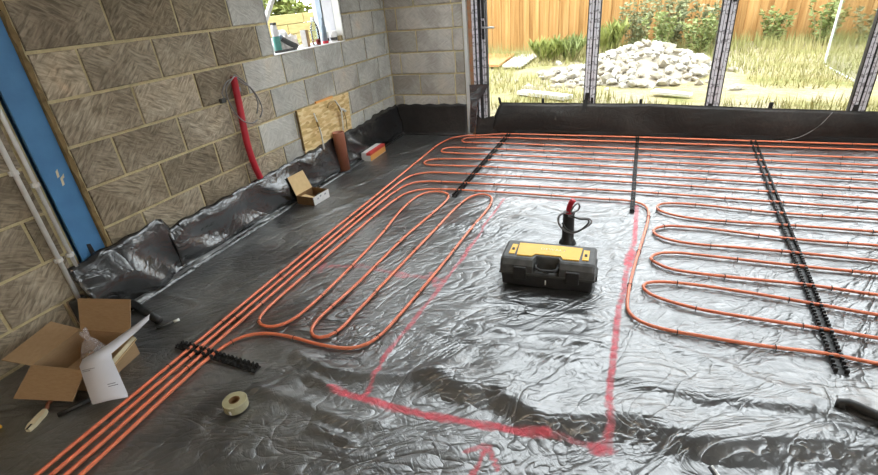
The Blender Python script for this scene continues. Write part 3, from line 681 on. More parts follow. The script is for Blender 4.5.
UL = [  # left U-turns of the near rows: apex, upper arm, lower arm
 ((2.822, -1.68), [(2.863, -1.615), (3.037, -1.590), (3.3, -1.612), (3.539, -1.632), (4.054, -1.625), (5.1, -1.64)], [(2.852, -1.755), (3.023, -1.825), (3.306, -1.828), (3.534, -1.815), (3.997, -1.808), (5.1, -1.82)]),
 ((2.800, -2.06), [(2.86, -1.985), (2.98, -1.962), (3.15, -1.965), (3.376, -1.99), (3.571, -2.003), (3.941, -1.992), (5.1, -2.0)], [(2.84, -2.14), (2.99, -2.188), (3.25, -2.18), (3.514, -2.174), (3.884, -2.178), (5.1, -2.18)]),
 ((2.787, -2.42), [(2.827, -2.355), (2.92, -2.322), (3.084, -2.320), (3.505, -2.326), (3.842, -2.322), (5.1, -2.34)], [(2.826, -2.475), (2.90, -2.518), (3.114, -2.528), (3.508, -2.515), (3.775, -2.532), (5.1, -2.54)]),
 ((2.752, -2.725), [(2.80, -2.672), (2.943, -2.649), (3.221, -2.657), (3.509, -2.686), (3.721, -2.708), (5.1, -2.72)], [(2.80, -2.80), (2.987, -2.860), (3.2, -2.875), (3.464, -2.881), (3.667, -2.891), (5.1, -2.90)])]
c2 = [(.905, -5.9), (.895, -5.2), (.876, -4.49), (.85, -3.9), (.836, -3.3), (.822, -2.6), (.825, -2.0), (.845, -1.70), (.90, -1.56), (1.0, -1.505), (1.14, -1.483)]+rr(9)
yprev = rr(9)[-1][1]
for ap, ua, la in UL:
    c2 += uturn(XR, yprev, ua[-1][1], 1)[1:-1]+ua[::-1]+[ap]+la; yprev = la[-1][1]
c2 += uturn(XR, yprev, -3.08, 1)[1:-1]+[(5.1, -3.08), (3.62, -3.068), (3.45, -3.056), (3.21, -3.072), (3.02, -3.072), (2.84, -3.064), (2.748, -3.035), (2.70, -2.984), (2.683, -2.905), (2.697, -2.613), (2.745, -2.15), (2.771, -1.83), (2.748, -1.68), (2.66, -1.612), (2.446, -1.612), (2.0, -1.615), (1.487, -1.628), (1.2, -1.645), (1.02, -1.70), (.935, -1.82), (.903, -2.1), (.896, -2.58), (.898, -3.122), (.904, -3.443), (.938, -3.546), (1.012, -3.571), (1.085, -3.525), (1.119, -3.405), (1.124, -3.019), (1.10, -2.531), (1.055, -2.1), (1.062, -1.85), (1.11, -1.74), (1.20, -1.70), (1.295, -1.74), (1.328, -1.86), (1.300, -2.248), (1.275, -2.5), (1.258, -3.096), (1.236, -3.45), (1.264, -3.545), (1.328, -3.568), (1.384, -3.509), (1.396, -3.35), (1.411, -2.917), (1.433, -2.4), (1.458, -1.9), (1.50, -1.74), (1.575, -1.685), (1.645, -1.725), (1.682, -1.84), (1.688, -2.036), (1.668, -2.401), (1.652, -2.825), (1.626, -3.286), (1.595, -3.51), (1.52, -3.59), (1.355, -3.612), (1.175, -3.605), (1.022, -3.625), (.935, -3.69), (.90, -3.82), (.902, -4.0), (.93, -4.462), (.95, -5.2), (.96, -5.9)]
def make_pipe(pts, label, seed):
    rnd = random.Random(seed)
    path = catmull([(*p, .0135) for p in pts], .028)
    for q in path: q.z = max(.0135, fz(q.x, q.y)+PR*.75)
    for _ in range(60):
        zs = [q.z for q in path]
        for i in range(1, len(path)-1): path[i].z = max(zs[i]*.5+(zs[i-1]+zs[i+1])*.25, .0115)
    o = MB().tube(path, PR, 8).obj('heating_pipe', 'pipe', smooth=True)
    tag(o, label, 'pipe')
    st = MB(); acc = 0; nxt = .3
    for a, c_ in zip(path, path[1:]):
        acc += (c_-a).length
        if acc > nxt and a.y > -3.95:
            nxt = acc+rnd.uniform(.30, .50); t = (c_-a).normalized(); n_ = Vector((-t.y, t.x, 0))
            r_ = PR+.0022
            st.tube([a+n_*r_-Vector((0, 0, .012)), a+n_*r_+Vector((0, 0, .004)), a+n_*r_*.5+Vector((0, 0, r_)), a-n_*r_*.5+Vector((0, 0, r_)), a-n_*r_+Vector((0, 0, .004)), a-n_*r_-Vector((0, 0, .012))], .0019, 4)
    so = st.obj('staples', 'black_plastic', o); so['kind'] = 'stuff'
    return o
make_pipe(c1, 'orange heating pipe looping in long rows nearest the glazed doors', 1)
make_pipe(c2, 'orange heating pipe with the tight upright loops and the near right-hand rows', 2)

# black clip rails
def clip_rail(a, b_, label, pitch=.05, w=.040, th=.020):
    a, b_ = Vector((*a, 0)), Vector((*b_, 0)); L = (b_-a).length; ang = math.atan2(b_.y-a.y, b_.x-a.x)
    t = thing('clip_rail', label, 'clip rail', (a.x, a.y, .003), ang, 'pipe clip rails')
    m_ = MB(); m_.box(0, L, -w/2, -w/2+.009, 0, .006); m_.box(0, L, w/2-.009, w/2, 0, .006)
    if w > .03: m_.box(0, L, -w/2+.009, w/2-.009, 0, .003)
    n_ = int(L/pitch)
    for i in range(n_+1): m_.box(i*L/n_-.004, i*L/n_+.004, -w/2, w/2, 0, .005)
    m_.obj('base_strip', 'black_plastic', t)
    m_ = MB()
    for i in range(n_):
        x = (i+.5)*L/n_
        for s_ in (-1, 1):
            for dx in (-.0135, .0135):
                y0 = s_*(w/2-.006)
                m_.box(x+dx-.0025, x+dx+.0025, y0-.007, y0+.007, .003, th, T=None)
                m_.box(x+dx*.8-.003, x+dx*.8+.003, y0-.006, y0+.006, th-.003, th+.002)
    o = m_.obj('clips', 'black_plastic', t); o['kind'] = 'stuff'
    return t
clip_rail((1.342, .03), (1.357, -1.76), 'black pipe clip rail on the left, crossing the far rows at a slant')
clip_rail((2.653, .03), (2.666, -1.79), 'thin black pipe clip rail in the middle of the far rows', w=.028)
clip_rail((3.636, .0), (3.470, -3.165), 'long black toothed pipe clip rail at the right, nearly reaching the foreground', w=.048)
clip_rail((.666, -3.811), (1.175, -3.834), 'short black clip rail under the bundle of four pipes', w=.042)

# ------------------------------------------------------------------ tool box
TB = thing('tool_box', 'black tool box with a yellow lid panel on the floor sheet', 'tool box', (2.272, -2.752, 0), .035)
TL, TW, TH = .49, .235, .165
def rprism(x0, x1, y0, y1, z0, z1, tx=.0, ty=.0, c=.012):   # rounded block tapering upwards
    m_ = MB(); m_.box(x0, x1, y0, y1, z0, z1, c)
    m_.v = [(x*(1-tx*(z-z0)/(z1-z0)), y*(1-ty*(z-z0)/(z1-z0)), z) for x, y, z in m_.v]; return m_
rprism(-TL/2+.012, TL/2-.012, -TW/2+.010, TW/2-.008, .002, .082, -.03, -.03).obj('body', 'black_plastic', TB)
MB().box(-TL/2-.002, TL/2+.002, -TW/2-.002, TW/2, .076, .090, .004).obj('rim', 'charcoal', TB)
lid = MB()
# lid with a sloping front and a notch for the handle
def notch(x): return abs(x) < .062
prof = [(-TW/2+.002, .090), (-TW/2+.004, .132), (-TW/2+.022, .158), (-TW/2+.034, TH), (TW/2-.022, TH), (TW/2-.006, .152), (TW/2-.004, .090)]
profn = [(-TW/2+.058, .090), (-TW/2+.058, .128), (-TW/2+.060, .155), (-TW/2+.064, TH), (TW/2-.022, TH), (TW/2-.006, .152), (TW/2-.004, .090)]
xs = [(-TL/2+.004, prof, .8), (-TL/2+.016, prof, 1), (-.070, prof, 1), (-.058, profn, 1), (.058, profn, 1), (.070, prof, 1), (TL/2-.016, prof, 1), (TL/2-.004, prof, .8)]
for x, pr, k in xs: lid.v += [(x, y*(.97 if k < 1 else 1), .090+(z-.090)*(.88 if k < 1 else 1)) for y, z in pr]
P_ = len(prof)
for i in range(len(xs)-1):
    for k in range(P_-1): lid.f.append((i*P_+k, (i+1)*P_+k, (i+1)*P_+k+1, i*P_+k+1))
lid.f.append(tuple(reversed(range(P_)))); lid.f.append(tuple(range((len(xs)-1)*P_, len(xs)*P_)))
lido = lid.obj('lid', 'grey_lid', TB)
yp = MB()   # yellow panel on the lid, front edge with a bay for the handle
poly = [(-.160, -.066), (-.080, -.066), (-.066, -.040), (.066, -.040), (.080, -.066), (.160, -.066), (.168, .066), (.05, .070), (-.05, .070), (-.168, .066)]
yp.prism(poly, TH-.002, TH+.006); yo = yp.obj('lid_panel', 'yellow', lido)
for s_ in (-1, 1):
    MB().prism([(s_*.190-.016, -.055), (s_*.190+.016, -.055), (s_*.190+.016, .050), (s_*.190-.014, .050)], TH-.004, TH+.004).obj('corner_panel', 'yellow', lido)
    MB().box(s_*.190-.007, s_*.190+.007, -.016, .006, TH+.003, TH+.0065).obj('latch_hole', 'black_gasket', lido)
    MB().box(s_*.135-.034, s_*.135+.034, -TW/2-.006, -TW/2+.016, .050, .126, .006).obj('latch', 'black_plastic', TB)
    MB().box(s_*(TL/2+.002)-.008, s_*(TL/2+.002)+.008, -.05, .05, .04, .075, .004).obj('side_grip', 'charcoal', TB)
hd = MB().tube(catmull([(-.056, -TW/2+.056, .128), (-.054, -TW/2+.016, .118), (-.03, -TW/2+.006, .114), (.03, -TW/2+.006, .114), (.054, -TW/2+.016, .118), (.056, -TW/2+.056, .128)], .02), .008, 8).obj('carry_handle', 'black_plastic', TB, smooth=True)
MB().box(-.055, .055, -TW/2+.006, -TW/2+.05, .088, .094).obj('handle_recess', 'grey_lid', TB)
MB().box(-.016, .016, -TW/2+.012, -TW/2+.03, .094, .108, .003).obj('lid_catch', 'black_plastic', TB)
MB().box(-.003, .003, -TW/2-.0, -TW/2+.008, .03, .055).obj('centre_mark', 'white_pvc', TB)
# pale lettering, worn and hardly legible
cu = bpy.data.curves.new('lettering', 'FONT'); cu.body = 'DEWALT'; cu.size = .030; cu.align_x = 'CENTER'; cu.align_y = 'CENTER'; cu.extrude = .0006; cu.space_character = 1.15
lt = bpy.data.objects.new('lettering', cu); COL.objects.link(lt)
lm = bpy.data.meshes.new_from_object(lt.evaluated_get(bpy.context.evaluated_depsgraph_get())); bpy.data.objects.remove(lt)
lt = bpy.data.objects.new('lettering', lm); COL.objects.link(lt); lt.parent = lido; lt.location = (.02, .018, TH+.0064)
lm.materials.clear(); lm.materials.append(pm('worn pale print', (.80, .62, .30), (.86, .74, .50), 60, .6))

# duct stub with cables, behind the tool box
d = thing('floor_duct', 'black duct stub with a red pipe and looped grey cables behind the tool box', 'duct', (2.312, -2.318, 0))
MB().lathe([(.0, .003), (.052, .003), (.048, .016), (.037, .03), (.034, .20), (.036, .208), (.030, .208), (.029, .15), (.0, .15)], 16).obj('duct', 'black_plastic', d, smooth=True)
MB().tube(catmull([(.0, 0, .12), (-.002, 0, .215), (.006, 0, .26), (.022, -.004, .292)], .015), .0165, 10).obj('red_pipe', 'red', d, smooth=True)
for pts in ([(.004, .0, .20), (.03, -.02, .26), (.050, -.01, .275), (.060, .0, .25), (.04, .01, .215), (-.03, -.03, .215), (-.052, -.045, .19), (-.045, -.05, .14), (-.01, -.048, .115), (.03, -.05, .10)],
            [(-.02, 0, .20), (-.05, -.03, .20), (-.055, -.05, .17), (-.02, -.055, .115), (.04, -.05, .10), (.085, -.045, .125), (.135, -.03, .165), (.125, -.02, .185), (.06, -.02, .185), (.0, -.035, .20)],
            [(.01, -.03, .205), (.07, -.045, .19), (.12, -.04, .185), (.10, -.05, .145), (.05, -.055, .11), (.0, -.055, .12), (-.03, -.05, .16)]):
    MB().tube(catmull(pts, .012), .0055, 6).obj('cable', 'wire_grey' if pts[0][0] != .01 else 'charcoal', d, smooth=True)

# ------------------------------------------------------------------ clay coloured drain pipe, by the wall
t = thing('drain_pipe', 'upright terracotta brown drain pipe standing by the strand board', 'pipe', (.088, -1.352, -.003))
MB().lathe([(.050, 0), (.055, 0), (.055, .375), (.054, .385), (.047, .385), (.047, .02), (.05, 0)], 24).obj('tube', 'clay', t, smooth=True)
MB().lathe([(.0, .365), (.047, .365)], 24).obj('inside', 'hole_shade', t)  # near-black disc paints the shade in the pipe's mouth
MB().lathe([(.056, .0), (.064, .0), (.062, .016), (.0555, .02)], 20).obj('collar', 'tape_black', t, smooth=True)

# strand board leaning on the wall, with two pipe tails in front
t = thing('strand_board', 'square of golden strand board standing against the block wall', 'board', (.02, -1.4, .335))
m_ = MB().hexa([(-.014, -.375, .0), (-.002, -.375, .0), (-.002, .395, -.012), (-.014, .395, -.012)], [(-.012, -.385, .338), (.006, -.385, .338), (.006, .42, .332), (-.012, .42, .332)])
# sits behind the upturned sheet: extend down to the floor
m_.hexa([(-.014, -.36, -.333), (-.002, -.36, -.333), (-.002, .38, -.333), (-.014, .38, -.333)], [(-.014, -.375, .0), (-.002, -.375, .0), (-.002, .395, -.012), (-.014, .395, -.012)])
m_.obj('panel', 'osb', t)
MB().box(-.012, .0065, -.386, -.381, .0, .338).obj('cut_edge', 'mortar_brown', t)
MB().box(-.014, .002, -.10, .16, .333, .352).obj('top_strip', 'yellow_card', t)
t = thing('pipe_tail', 'left thin white pipe tail hanging in front of the strand board', 'pipe tail', (.05, -1.57, .30), group='plumbing tails')
MB().tube(catmull([(-.008, -.02, .31), (.0, -.015, .26), (.006, -.005, .20), (.006, .01, .10), (.0, .015, -.02)], .02), .007, 7).obj('tube', 'white_pvc', t, smooth=True)
MB().tube([(.004, -.008, .235), (.006, -.004, .19)], .011, 8).obj('nut', 'brass', t, smooth=True)
t = thing('pipe_tail', 'right white pipe tail with a forked elbow in front of the strand board', 'pipe tail', (.05, -1.24, .36), group='plumbing tails')
MB().tube(catmull([(.0, -.15, .25), (.004, -.12, .283), (.006, -.05, .285), (.008, -.01, .27), (.01, .02, .20), (.012, .045, .16), (.012, .05, .12)], .015), .008, 7).obj('tube', 'brass', t, smooth=True)
MB().tube(catmull([(.008, -.03, .29), (.012, .0, .25), (.014, .03, .20), (.014, .03, .12), (.01, .02, .0)], .02), .007, 7).obj('tube', 'white_pvc', t, smooth=True)
MB().tube(catmull([(.012, .03, .20), (.016, .07, .185), (.016, .10, .165)], .015), .012, 8).obj('elbow', 'white_pvc', t, smooth=True)
MB().tube(catmull([(.012, .07, .18), (.014, .09, .10), (.012, .085, .0)], .02), .005, 6).obj('thin_tube', 'brass', t, smooth=True)

# red duct hose up the wall with loose grey wires
t = thing('red_hose', 'red plastic conduit running up the block side wall with loose wires', 'conduit', (.03, -2.39, .30))
path = catmull([(.02, .0, .015), (.02, -.022, .12), (.014, -.03, .26), (.012, -.02, .42), (.010, -.004, .56), (.012, .002, .68), (.02, .002, .745)], .008)
MB().tube(path, .024, 12, rs=[.0235+.0004*(i % 2) for i in range(len(path))]).obj('hose', 'red', t, smooth=True)
MB().box(.0, .012, .018, .048, .64, .67, .003).obj('cable_clip', 'bluegrey', t)
for k, pts in enumerate(([(.03, .0, .75), (.05, -.06, .73), (.045, -.12, .68), (.035, -.10, .56), (.035, -.04, .46), (.05, .03, .42), (.05, .09, .43)],
            [(.03, .0, .75), (.055, .03, .70), (.06, .09, .66), (.055, .15, .56), (.05, .16, .48), (.05, .12, .44)],
            [(.03, .0, .76), (.05, .06, .70), (.05, .12, .62), (.05, .135, .54), (.04, .11, .47)],
            [(.03, -.01, .74), (.03, -.09, .72), (.022, -.14, .66), (.02, -.13, .63)])):
    MB().tube(catmull(pts, .02), .0048, 6).obj('wire', 'wire_grey', t, smooth=True)
MB().box(.002, .03, -.165, -.125, .60, .63, .004).obj('wire_end', 'charcoal', t)

# white conduits beside the column
for y, z0, label, rr_ in ((-3.815, .17, 'white conduit on the left of the pair beside the blue column', .0115), (-3.757, .33, 'thinner grey-white conduit next to the blue column', .0095)):
    t = thing('conduit', label, 'conduit', (.018, y, z0), group='conduits by the column')
    MB().tube([(0, 0, 0), (0, .002, CZ-z0)], rr_, 10).obj('tube', 'white_pvc', t, smooth=True)
    for zz in (.40, .86 if rr_ > .011 else .78, 1.5):
        if zz < z0: continue
        m_ = MB(); m_.box(-.016, .004, -rr_-.007, rr_+.007, zz-z0-.011, zz-z0+.011, .003); m_.lathe([(rr_+.0005, -.009), (rr_+.004, -.009), (rr_+.004, .009), (rr_+.0005, .009)], 12, Tm((0, 0, zz-z0)))
        m_.obj('clip', 'white_pvc', t)
tag(MB().box(-.012, .03, -3.86, -3.78, .03, .17, .01).obj('cable_bundle', 'charcoal'), 'dark lump of sheeting below the white conduit', 'sheeting')

# red, white and orange carton by the wall
t = thing('carton', 'long red, orange and white carton lying by the corner', 'carton', (.140, -.862, -.004), .04)
MB().box(-.05, .05, -.17, .17, 0, .084, .002).obj('body', 'white_card', t)
MB().box(-.0505, .010, -.1705, .1705, .0835, .0848).obj('white_label', 'white_card', t)
MB().box(.006, .0505, -.171, .171, .060, .0852).obj('red_band', 'red_card', t)
MB().box(.0495, .0512, -.171, .171, .004, .060).obj('orange_side', 'yellow_card', t)
MB().box(-.05, .05, -.1715, -.1695, .004, .058).obj('end_panel', 'white_card', t)

# small open box
SBX = thing('small_box', 'small open cardboard box with a raised pale lid by the wall', 'box', (.2135, -2.036, -.004), -.055)
L_, W_, H_ = .173, .203, .072
m_ = MB(); m_.box(-L_/2, L_/2, -W_/2, W_/2, 0, .003); m_.box(-L_/2, L_/2, -W_/2, -W_/2+.003, 0, H_)
m_.box(-L_/2, L_/2, W_/2-.003, W_/2, 0, H_); m_.box(-L_/2, -L_/2+.003, -W_/2, W_/2, 0, H_); m_.obj('body', 'cardboard_dark', SBX)
fp = MB().box(L_/2-.003, L_/2, -W_/2, W_/2, 0, H_).obj('printed_side', 'white_card', SBX)
for yy, zz, w_ in ((-.045, .045, .016), (-.01, .055, .018), (.05, .05, .02)): MB().box(L_/2-.0002, L_/2+.0008, yy-w_/2, yy+w_/2, zz-.008, zz+.006).obj('print_mark', 'ink', fp)
MB().panel([(-L_/2, -W_/2, H_), (-L_/2, W_/2, H_), (-L_/2-.055, W_/2-.01, H_+.150), (-L_/2-.055, -W_/2+.004, H_+.150)], .003).obj('lid', 'cardboard_pale', SBX)
MB().panel([(-L_/2+.004, -W_/2+.004, .05), (L_/2-.01, -W_/2+.004, .06), (L_/2-.02, -.01, .03), (-L_/2+.004, .0, .045)], .003).obj('inner_flap', 'cardboard_pale', SBX)
MB().tube(catmull([(.05, -.03, .055), (.07, .0, .068), (.06, .03, .05), (.02, .05, .04)], .01), .006, 6).obj('fitting', 'charcoal', SBX, smooth=True)

# ------------------------------------------------------------------ big open cardboard box, bottom left
A = math.radians(10.5); BC = Vector((.3925, -4.0615, -.003))
L_, W_, H_ = .29, .255, .128
BX = thing('cardboard_box', 'large open cardboard box with spread flaps in the near left corner', 'box', BC, A)
inv = (Matrix.Translation(BC) @ Matrix.Rotation(A, 4, 'Z')).inverted()
t_ = .004
m_ = MB(); m_.box(-L_/2, L_/2, -W_/2, W_/2, 0, t_); m_.box(-L_/2, L_/2, -W_/2, -W_/2+t_, 0, H_); m_.box(-L_/2, L_/2, W_/2-t_, W_/2, 0, H_); m_.box(-L_/2, -L_/2+t_, -W_/2, W_/2, 0, H_); m_.box(L_/2-t_, L_/2, -W_/2, W_/2, 0, H_)
m_.obj('body', 'cardboard', BX)
fa, fb, fc_, fd = [Vector(v) for v in ((-L_/2, -W_/2, H_), (L_/2, -W_/2, H_), (L_/2, W_/2, H_), (-L_/2, W_/2, H_))]
def wloc(*q): return inv @ Vector(q)
MB().panel([fa, fb, wloc(.552, -4.252, .032), wloc(.268, -4.324, .032)], .004).obj('flap', 'cardboard', BX)
MB().panel([fd, fa, wloc(.141, -4.249, .152), wloc(.056, -3.986, .152)], .004).obj('flap', 'cardboard', BX)
MB().panel([fc_, fd, wloc(.180, -3.893, .250), wloc(.467, -3.825, .250)], .004).obj('flap', 'cardboard', BX)
rf = MB().panel([fb, fc_, wloc(.614, -3.950, .142), wloc(.672, -4.100, .136)], .004).obj('flap', 'cardboard_pale', BX)
MB().panel([wloc(.616, -3.950, .148), wloc(.600, -3.955, .152), wloc(.655, -4.105, .146), wloc(.674, -4.100, .142)], .003).obj('edge_strip', 'cream', BX)
# leaflet
b = MB()
rows_ = [((0.601, -3.844, 0.202), (0.638, -3.876, 0.202)), ((0.574, -3.92, 0.182), (0.628, -3.938, 0.182)), ((0.551, -4.04, 0.163), (0.626, -4.023, 0.168)), ((0.535, -4.139, 0.162), (0.636, -4.077, 0.168)), ((0.556, -4.17, 0.154), (0.664, -4.096, 0.160)), ((0.612, -4.205, 0.102), (0.717, -4.124, 0.102)), ((0.665, -4.237, 0.05), (0.766, -4.15, 0.046)), ((0.675, -4.241, 0.043), (0.778, -4.16, 0.036))]
for a_, c_ in rows_: b.v += [a_, tuple((Vector(a_)+Vector(c_))/2+Vector((0, 0, .004))), c_]
b.f = [(i*3+k, i*3+k+1, i*3+k+4, i*3+k+3) for i in range(len(rows_)-1) for k in range(2)]
lf = b.obj('leaflet', 'paper', smooth=True); so = lf.modifiers.new('thickness', 'SOLIDIFY'); so.thickness = .001
tag(lf, 'folded white instruction leaflet draped over the big box flap', 'leaflet')
def lerp(u, v): # u along the hanging face, v down
    a0, a1 = Vector(rows_[4][0]), Vector(rows_[4][1]); c0, c1_ = Vector(rows_[6][0]), Vector(rows_[6][1])
    return (a0*(1-u)+a1*u)*(1-v)+(c0*(1-u)+c1_*u)*v+Vector((.006, -.008, .004))
for v_, u0, u1 in ((.10, .08, .45), (.14, .08, .30), (.62, .62, .85), (.68, .62, .9)): MB().panel([lerp(u0, v_), lerp(u0, v_+.02), lerp(u1, v_+.02), lerp(u1, v_)], .0006).obj('print_line', 'ink', lf)
# clear bag in the box
bag = thing('plastic_bag', 'crumpled clear plastic bag of fittings inside the big box', 'bag', (.40, -4.03, .008), .3)
bm = bmesh.new(); bmesh.ops.create_icosphere(bm, subdivisions=4, radius=1)
for v in bm.verts:
    x, y, z = v.co; n_ = .5+.5*math.sin(7*x+3*y)*math.sin(6*z+2)+.25*math.sin(19*x+11*z+5*y)
    pinch = 1.0 if z < .0 else max(.16, 1-1.15*z) if z < .55 else .16+(z-.55)*1.5
    v.co = Vector((x*.058*pinch*(.85+.3*n_), y*.05*pinch*(.85+.3*n_), .075+z*.115*(1+.15*n_)))
me = bpy.data.meshes.new('film'); bm.to_mesh(me); bm.free(); me.materials.append(MT['clear']); me.polygons.foreach_set('use_smooth', [True]*len(me.polygons))
o = bpy.data.objects.new('film', me); COL.objects.link(o); o.parent = bag
for k in range(6):
    a = k*1.1; MB().tube([(.02*math.cos(a), .02*math.sin(a), .02+.012*k), (.035*math.cos(a+.9), .03*math.sin(a+.9), .035+.013*k)], .009, 7).obj('fitting', ['brass', 'clay', 'steel'][k % 3], bag, smooth=True)

# small litter around the box
t = thing('utility_knife', 'pale cream handled tool lying below the cardboard box', 'tool', (.492, -4.395, .001), math.atan2(.13, -.055))
m_ = MB(); m_.prism([(-.012, -.010), (.01, -.016), (.07, -.015), (.092, -.008), (.092, .008), (.07, .013), (.01, .014), (-.012, .006)], .0, .018); m_.obj('handle', 'cream', t)
MB().tube(catmull([(.085, 0, .008), (.11, .006, .009), (.13, .02, .007), (.15, .018, .007)], .01), .008, 7).obj('neck', 'clay', t, smooth=True)
MB().box(-.016, .012, -.008, .0, .0175, .0195).obj('slot', 'black_gasket', t)
tag(MB().tube([(.540, -4.312, .012), (.598, -4.196, .012)], .010, 8).obj('black_rod', 'black_plastic', smooth=True), 'short black rod lying beside the leaflet', 'rod')
t = thing('foam_tube', 'black foam tube offcut with a white end behind the cardboard box', 'tube', (.10, -3.625, .0), math.atan2(-.075, .295))
MB().tube([(0, 0, .022), (.31, 0, .020)], .021, 12).obj('tube', 'black_plastic', t, smooth=True)
MB().tube([(-.015, 0, .022), (.004, 0, .022)], .017, 12).obj('end', 'white_pvc', t, smooth=True)
t = thing('thin_rod', 'thin dark rod with a white tip near the foam tube', 'rod', (.43, -3.745, .008), math.atan2(.085, .055))
MB().tube([(0, 0, 0), (.085, 0, 0)], .006, 7).obj('rod', 'charcoal', t, smooth=True)
MB().tube([(.083, 0, 0), (.112, 0, .001)], .0085, 8).obj('tip', 'white_pvc', t, smooth=True)
tag(MB().box(.10, .14, -4.10, -4.055, .0, .13, .01).obj('black_fitting', 'black_plastic'), 'small black plastic fitting behind the left box flap', 'fitting')
tag(MB().box(.335, .365, -4.455, -4.425, .002, .02, .006).obj('yellow_cap', 'yellow'), 'small yellow cap at the left edge of the picture', 'cap')
# roll of tape
t = thing('tape_roll', 'roll of tan packing tape lying on the near floor sheet', 'tape', (1.243, -4.035, .002), .3)
MB().lathe([(.021, .002), (.047, .002), (.0485, .005), (.0485, .037), (.047, .040), (.021, .040)], 28, closed=True).obj('tape', 'tape_tan', t, smooth=False)
MB().lathe([(.0175, .001), (.0215, .001), (.0215, .0415), (.0175, .0415)], 20, closed=True).obj('core', 'cardboard_dark', t, smooth=True)
MB().box(-.004, .004, -.0495, -.048, .008, .026).obj('tape_end', 'white_pvc', t)
# near right hose and white tipped stick
tag(MB().tube(catmull([(3.397, -3.395, .036), (3.402, -3.378, .050), (3.422, -3.382, .058), (3.50, -3.425, .058), (3.70, -3.52, .055), (3.95, -3.62, .05)], .02), .017, 10).obj('black_hose', 'black_plastic', smooth=True), 'end of a black hose entering at the right edge', 'hose')
t = thing('marker_stick', 'thin black stick with a white side at the bottom right', 'stick', (2.964, -3.775, .030), math.atan2(-.10, .05))
MB().tube([(0, 0, 0), (.13, 0, .004)], .005, 7).obj('rod', 'black_plastic', t, smooth=True)
MB().tube([(0, .008, .002), (.13, .009, .007)], .005, 7).obj('strip', 'white_pvc', t, smooth=True)

# ------------------------------------------------------------------ things on the window sill
SZ = 1.1205
t = thing('spray_bottle', 'teal spray bottle with a white neck, leftmost on the window sill', 'bottle', (-.13, -1.655, SZ), group='sill clutter')
MB().lathe([(0, 0), (.028, 0), (.030, .006), (.030, .105), (.026, .118)], 14).obj('body', 'teal', t, smooth=True)
MB().lathe([(.026, .118), (.028, .15), (.022, .20), (.0, .205)], 14).obj('neck', 'white_card', t, smooth=True)
MB().box(-.02, .02, -.018, .018, .20, .218, .004).obj('cap', 'charcoal', t)
t = thing('rubber_strap', 'black rubber strip along the front of the window sill', 'strap', (-.06, -1.66, SZ), group='sill clutter')
MB().tube(catmull([(-.03, -.09, .009), (.0, -.03, .009), (.004, .05, .009), (.02, .12, .009)], .02), .009, 7).obj('strip', 'charcoal', t, smooth=True)
t = thing('dark_glove', 'dark grey rolled glove leaning on the sill bags', 'glove', (-.11, -1.50, SZ))
MB().tube(catmull([(.02, .03, .022), (.01, -.02, .045), (-.01, -.07, .078), (-.02, -.10, .10)], .012), .022, 9).obj('roll', 'charcoal', t, smooth=True)
MB().tube([(-.018, -.095, .096), (-.028, -.11, .112)], .024, 9).obj('cuff', 'bluegrey', t, smooth=True)
for k, (y, x, s_, lab) in enumerate(((-1.575, -.2, 1.0, 'crumpled white bag behind the dark glove on the sill'), (-1.46, -.235, 1.35, 'larger crumpled white bag beside the brown carton on the sill'), (-1.36, -.21, .95, 'small white wrapper behind the brown carton on the sill'))):
    bm = bmesh.new(); bmesh.ops.create_icosphere(bm, subdivisions=3, radius=1)
    for v in bm.verts:
        x_, y_, z_ = v.co; n_ = math.sin(5*x_+k)*math.sin(6*y_+2*k)*math.sin(5*z_+1); n2 = math.sin(13*x_+9*z_+k)
        v.co = Vector((x_*.05*s_*(1+.3*n_), y_*.06*s_*(1+.3*n_+.1*n2), max(0, .05+z_*.06*(1+.4*n_+.12*n2))*s_))
    me = bpy.data.meshes.new('white_bag'); bm.to_mesh(me); bm.free(); me.materials.append(MT['white_card'])
    o = bpy.data.objects.new('white_bag', me); COL.objects.link(o); o.location = (x, y, SZ); tag(o, lab, 'bag')
t = thing('brown_carton', 'small upright brown carton in the middle of the window sill', 'carton', (-.085, -1.335, SZ), .25)
MB().box(-.022, .022, -.036, .036, 0, .135, .001).obj('body', 'cardboard', t)
MB().box(-.0225, .0225, -.0365, -.030, .0, .136).obj('pale_side', 'white_card', t)
t = thing('clear_bottle', 'clear plastic bottle with red liquid on the sill beside the brown carton', 'bottle', (-.07, -1.205, SZ))
MB().lathe([(0, 0), (.036, 0), (.038, .01), (.038, .12), (.030, .16), (.014, .19), (.014, .215), (0, .215)], 16).obj('body', 'bottle_clear', t, smooth=True)
MB().lathe([(0, .004), (.020, .004), (.020, .045), (0, .05)], 10, Tm((.01, .012, 0))).obj('contents', 'red_card', t, smooth=True)
MB().lathe([(.0155, .198), (.0155, .225), (0, .225)], 12).obj('cap', 'white_card', t, smooth=True)
t = thing('slim_bottle', 'slim blue-grey bottle with a red foot on the sill', 'bottle', (-.06, -1.085, SZ))
MB().lathe([(0, .022), (.024, .022), (.024, .13), (.010, .165), (.009, .21), (0, .21)], 12).obj('body', 'bluegrey', t, smooth=True)
MB().lathe([(0, 0), (.027, 0), (.027, .022), (0, .022)], 12).obj('foot', 'red', t, smooth=True)
for y, x, lab in ((-.985, -.12, 'white cup with dark marks nearest the slim bottle on the sill'), (-.905, -.085, 'white cup at the right end of the window sill')):
    t = thing('white_cup', lab, 'cup', (x, y, SZ), group='cups on the sill')
    MB().lathe([(0, 0), (.028, 0), (.036, .09), (.033, .09), (.026, .006), (0, .006)], 14).obj('body', 'white_card', t, smooth=True)
    MB().lathe([(.0300, .012), (.0325, .036), (.0335, .036), (.0312, .012)], 14, Tm((0, 0, 0))).obj('dark_band', 'charcoal', t, smooth=True)
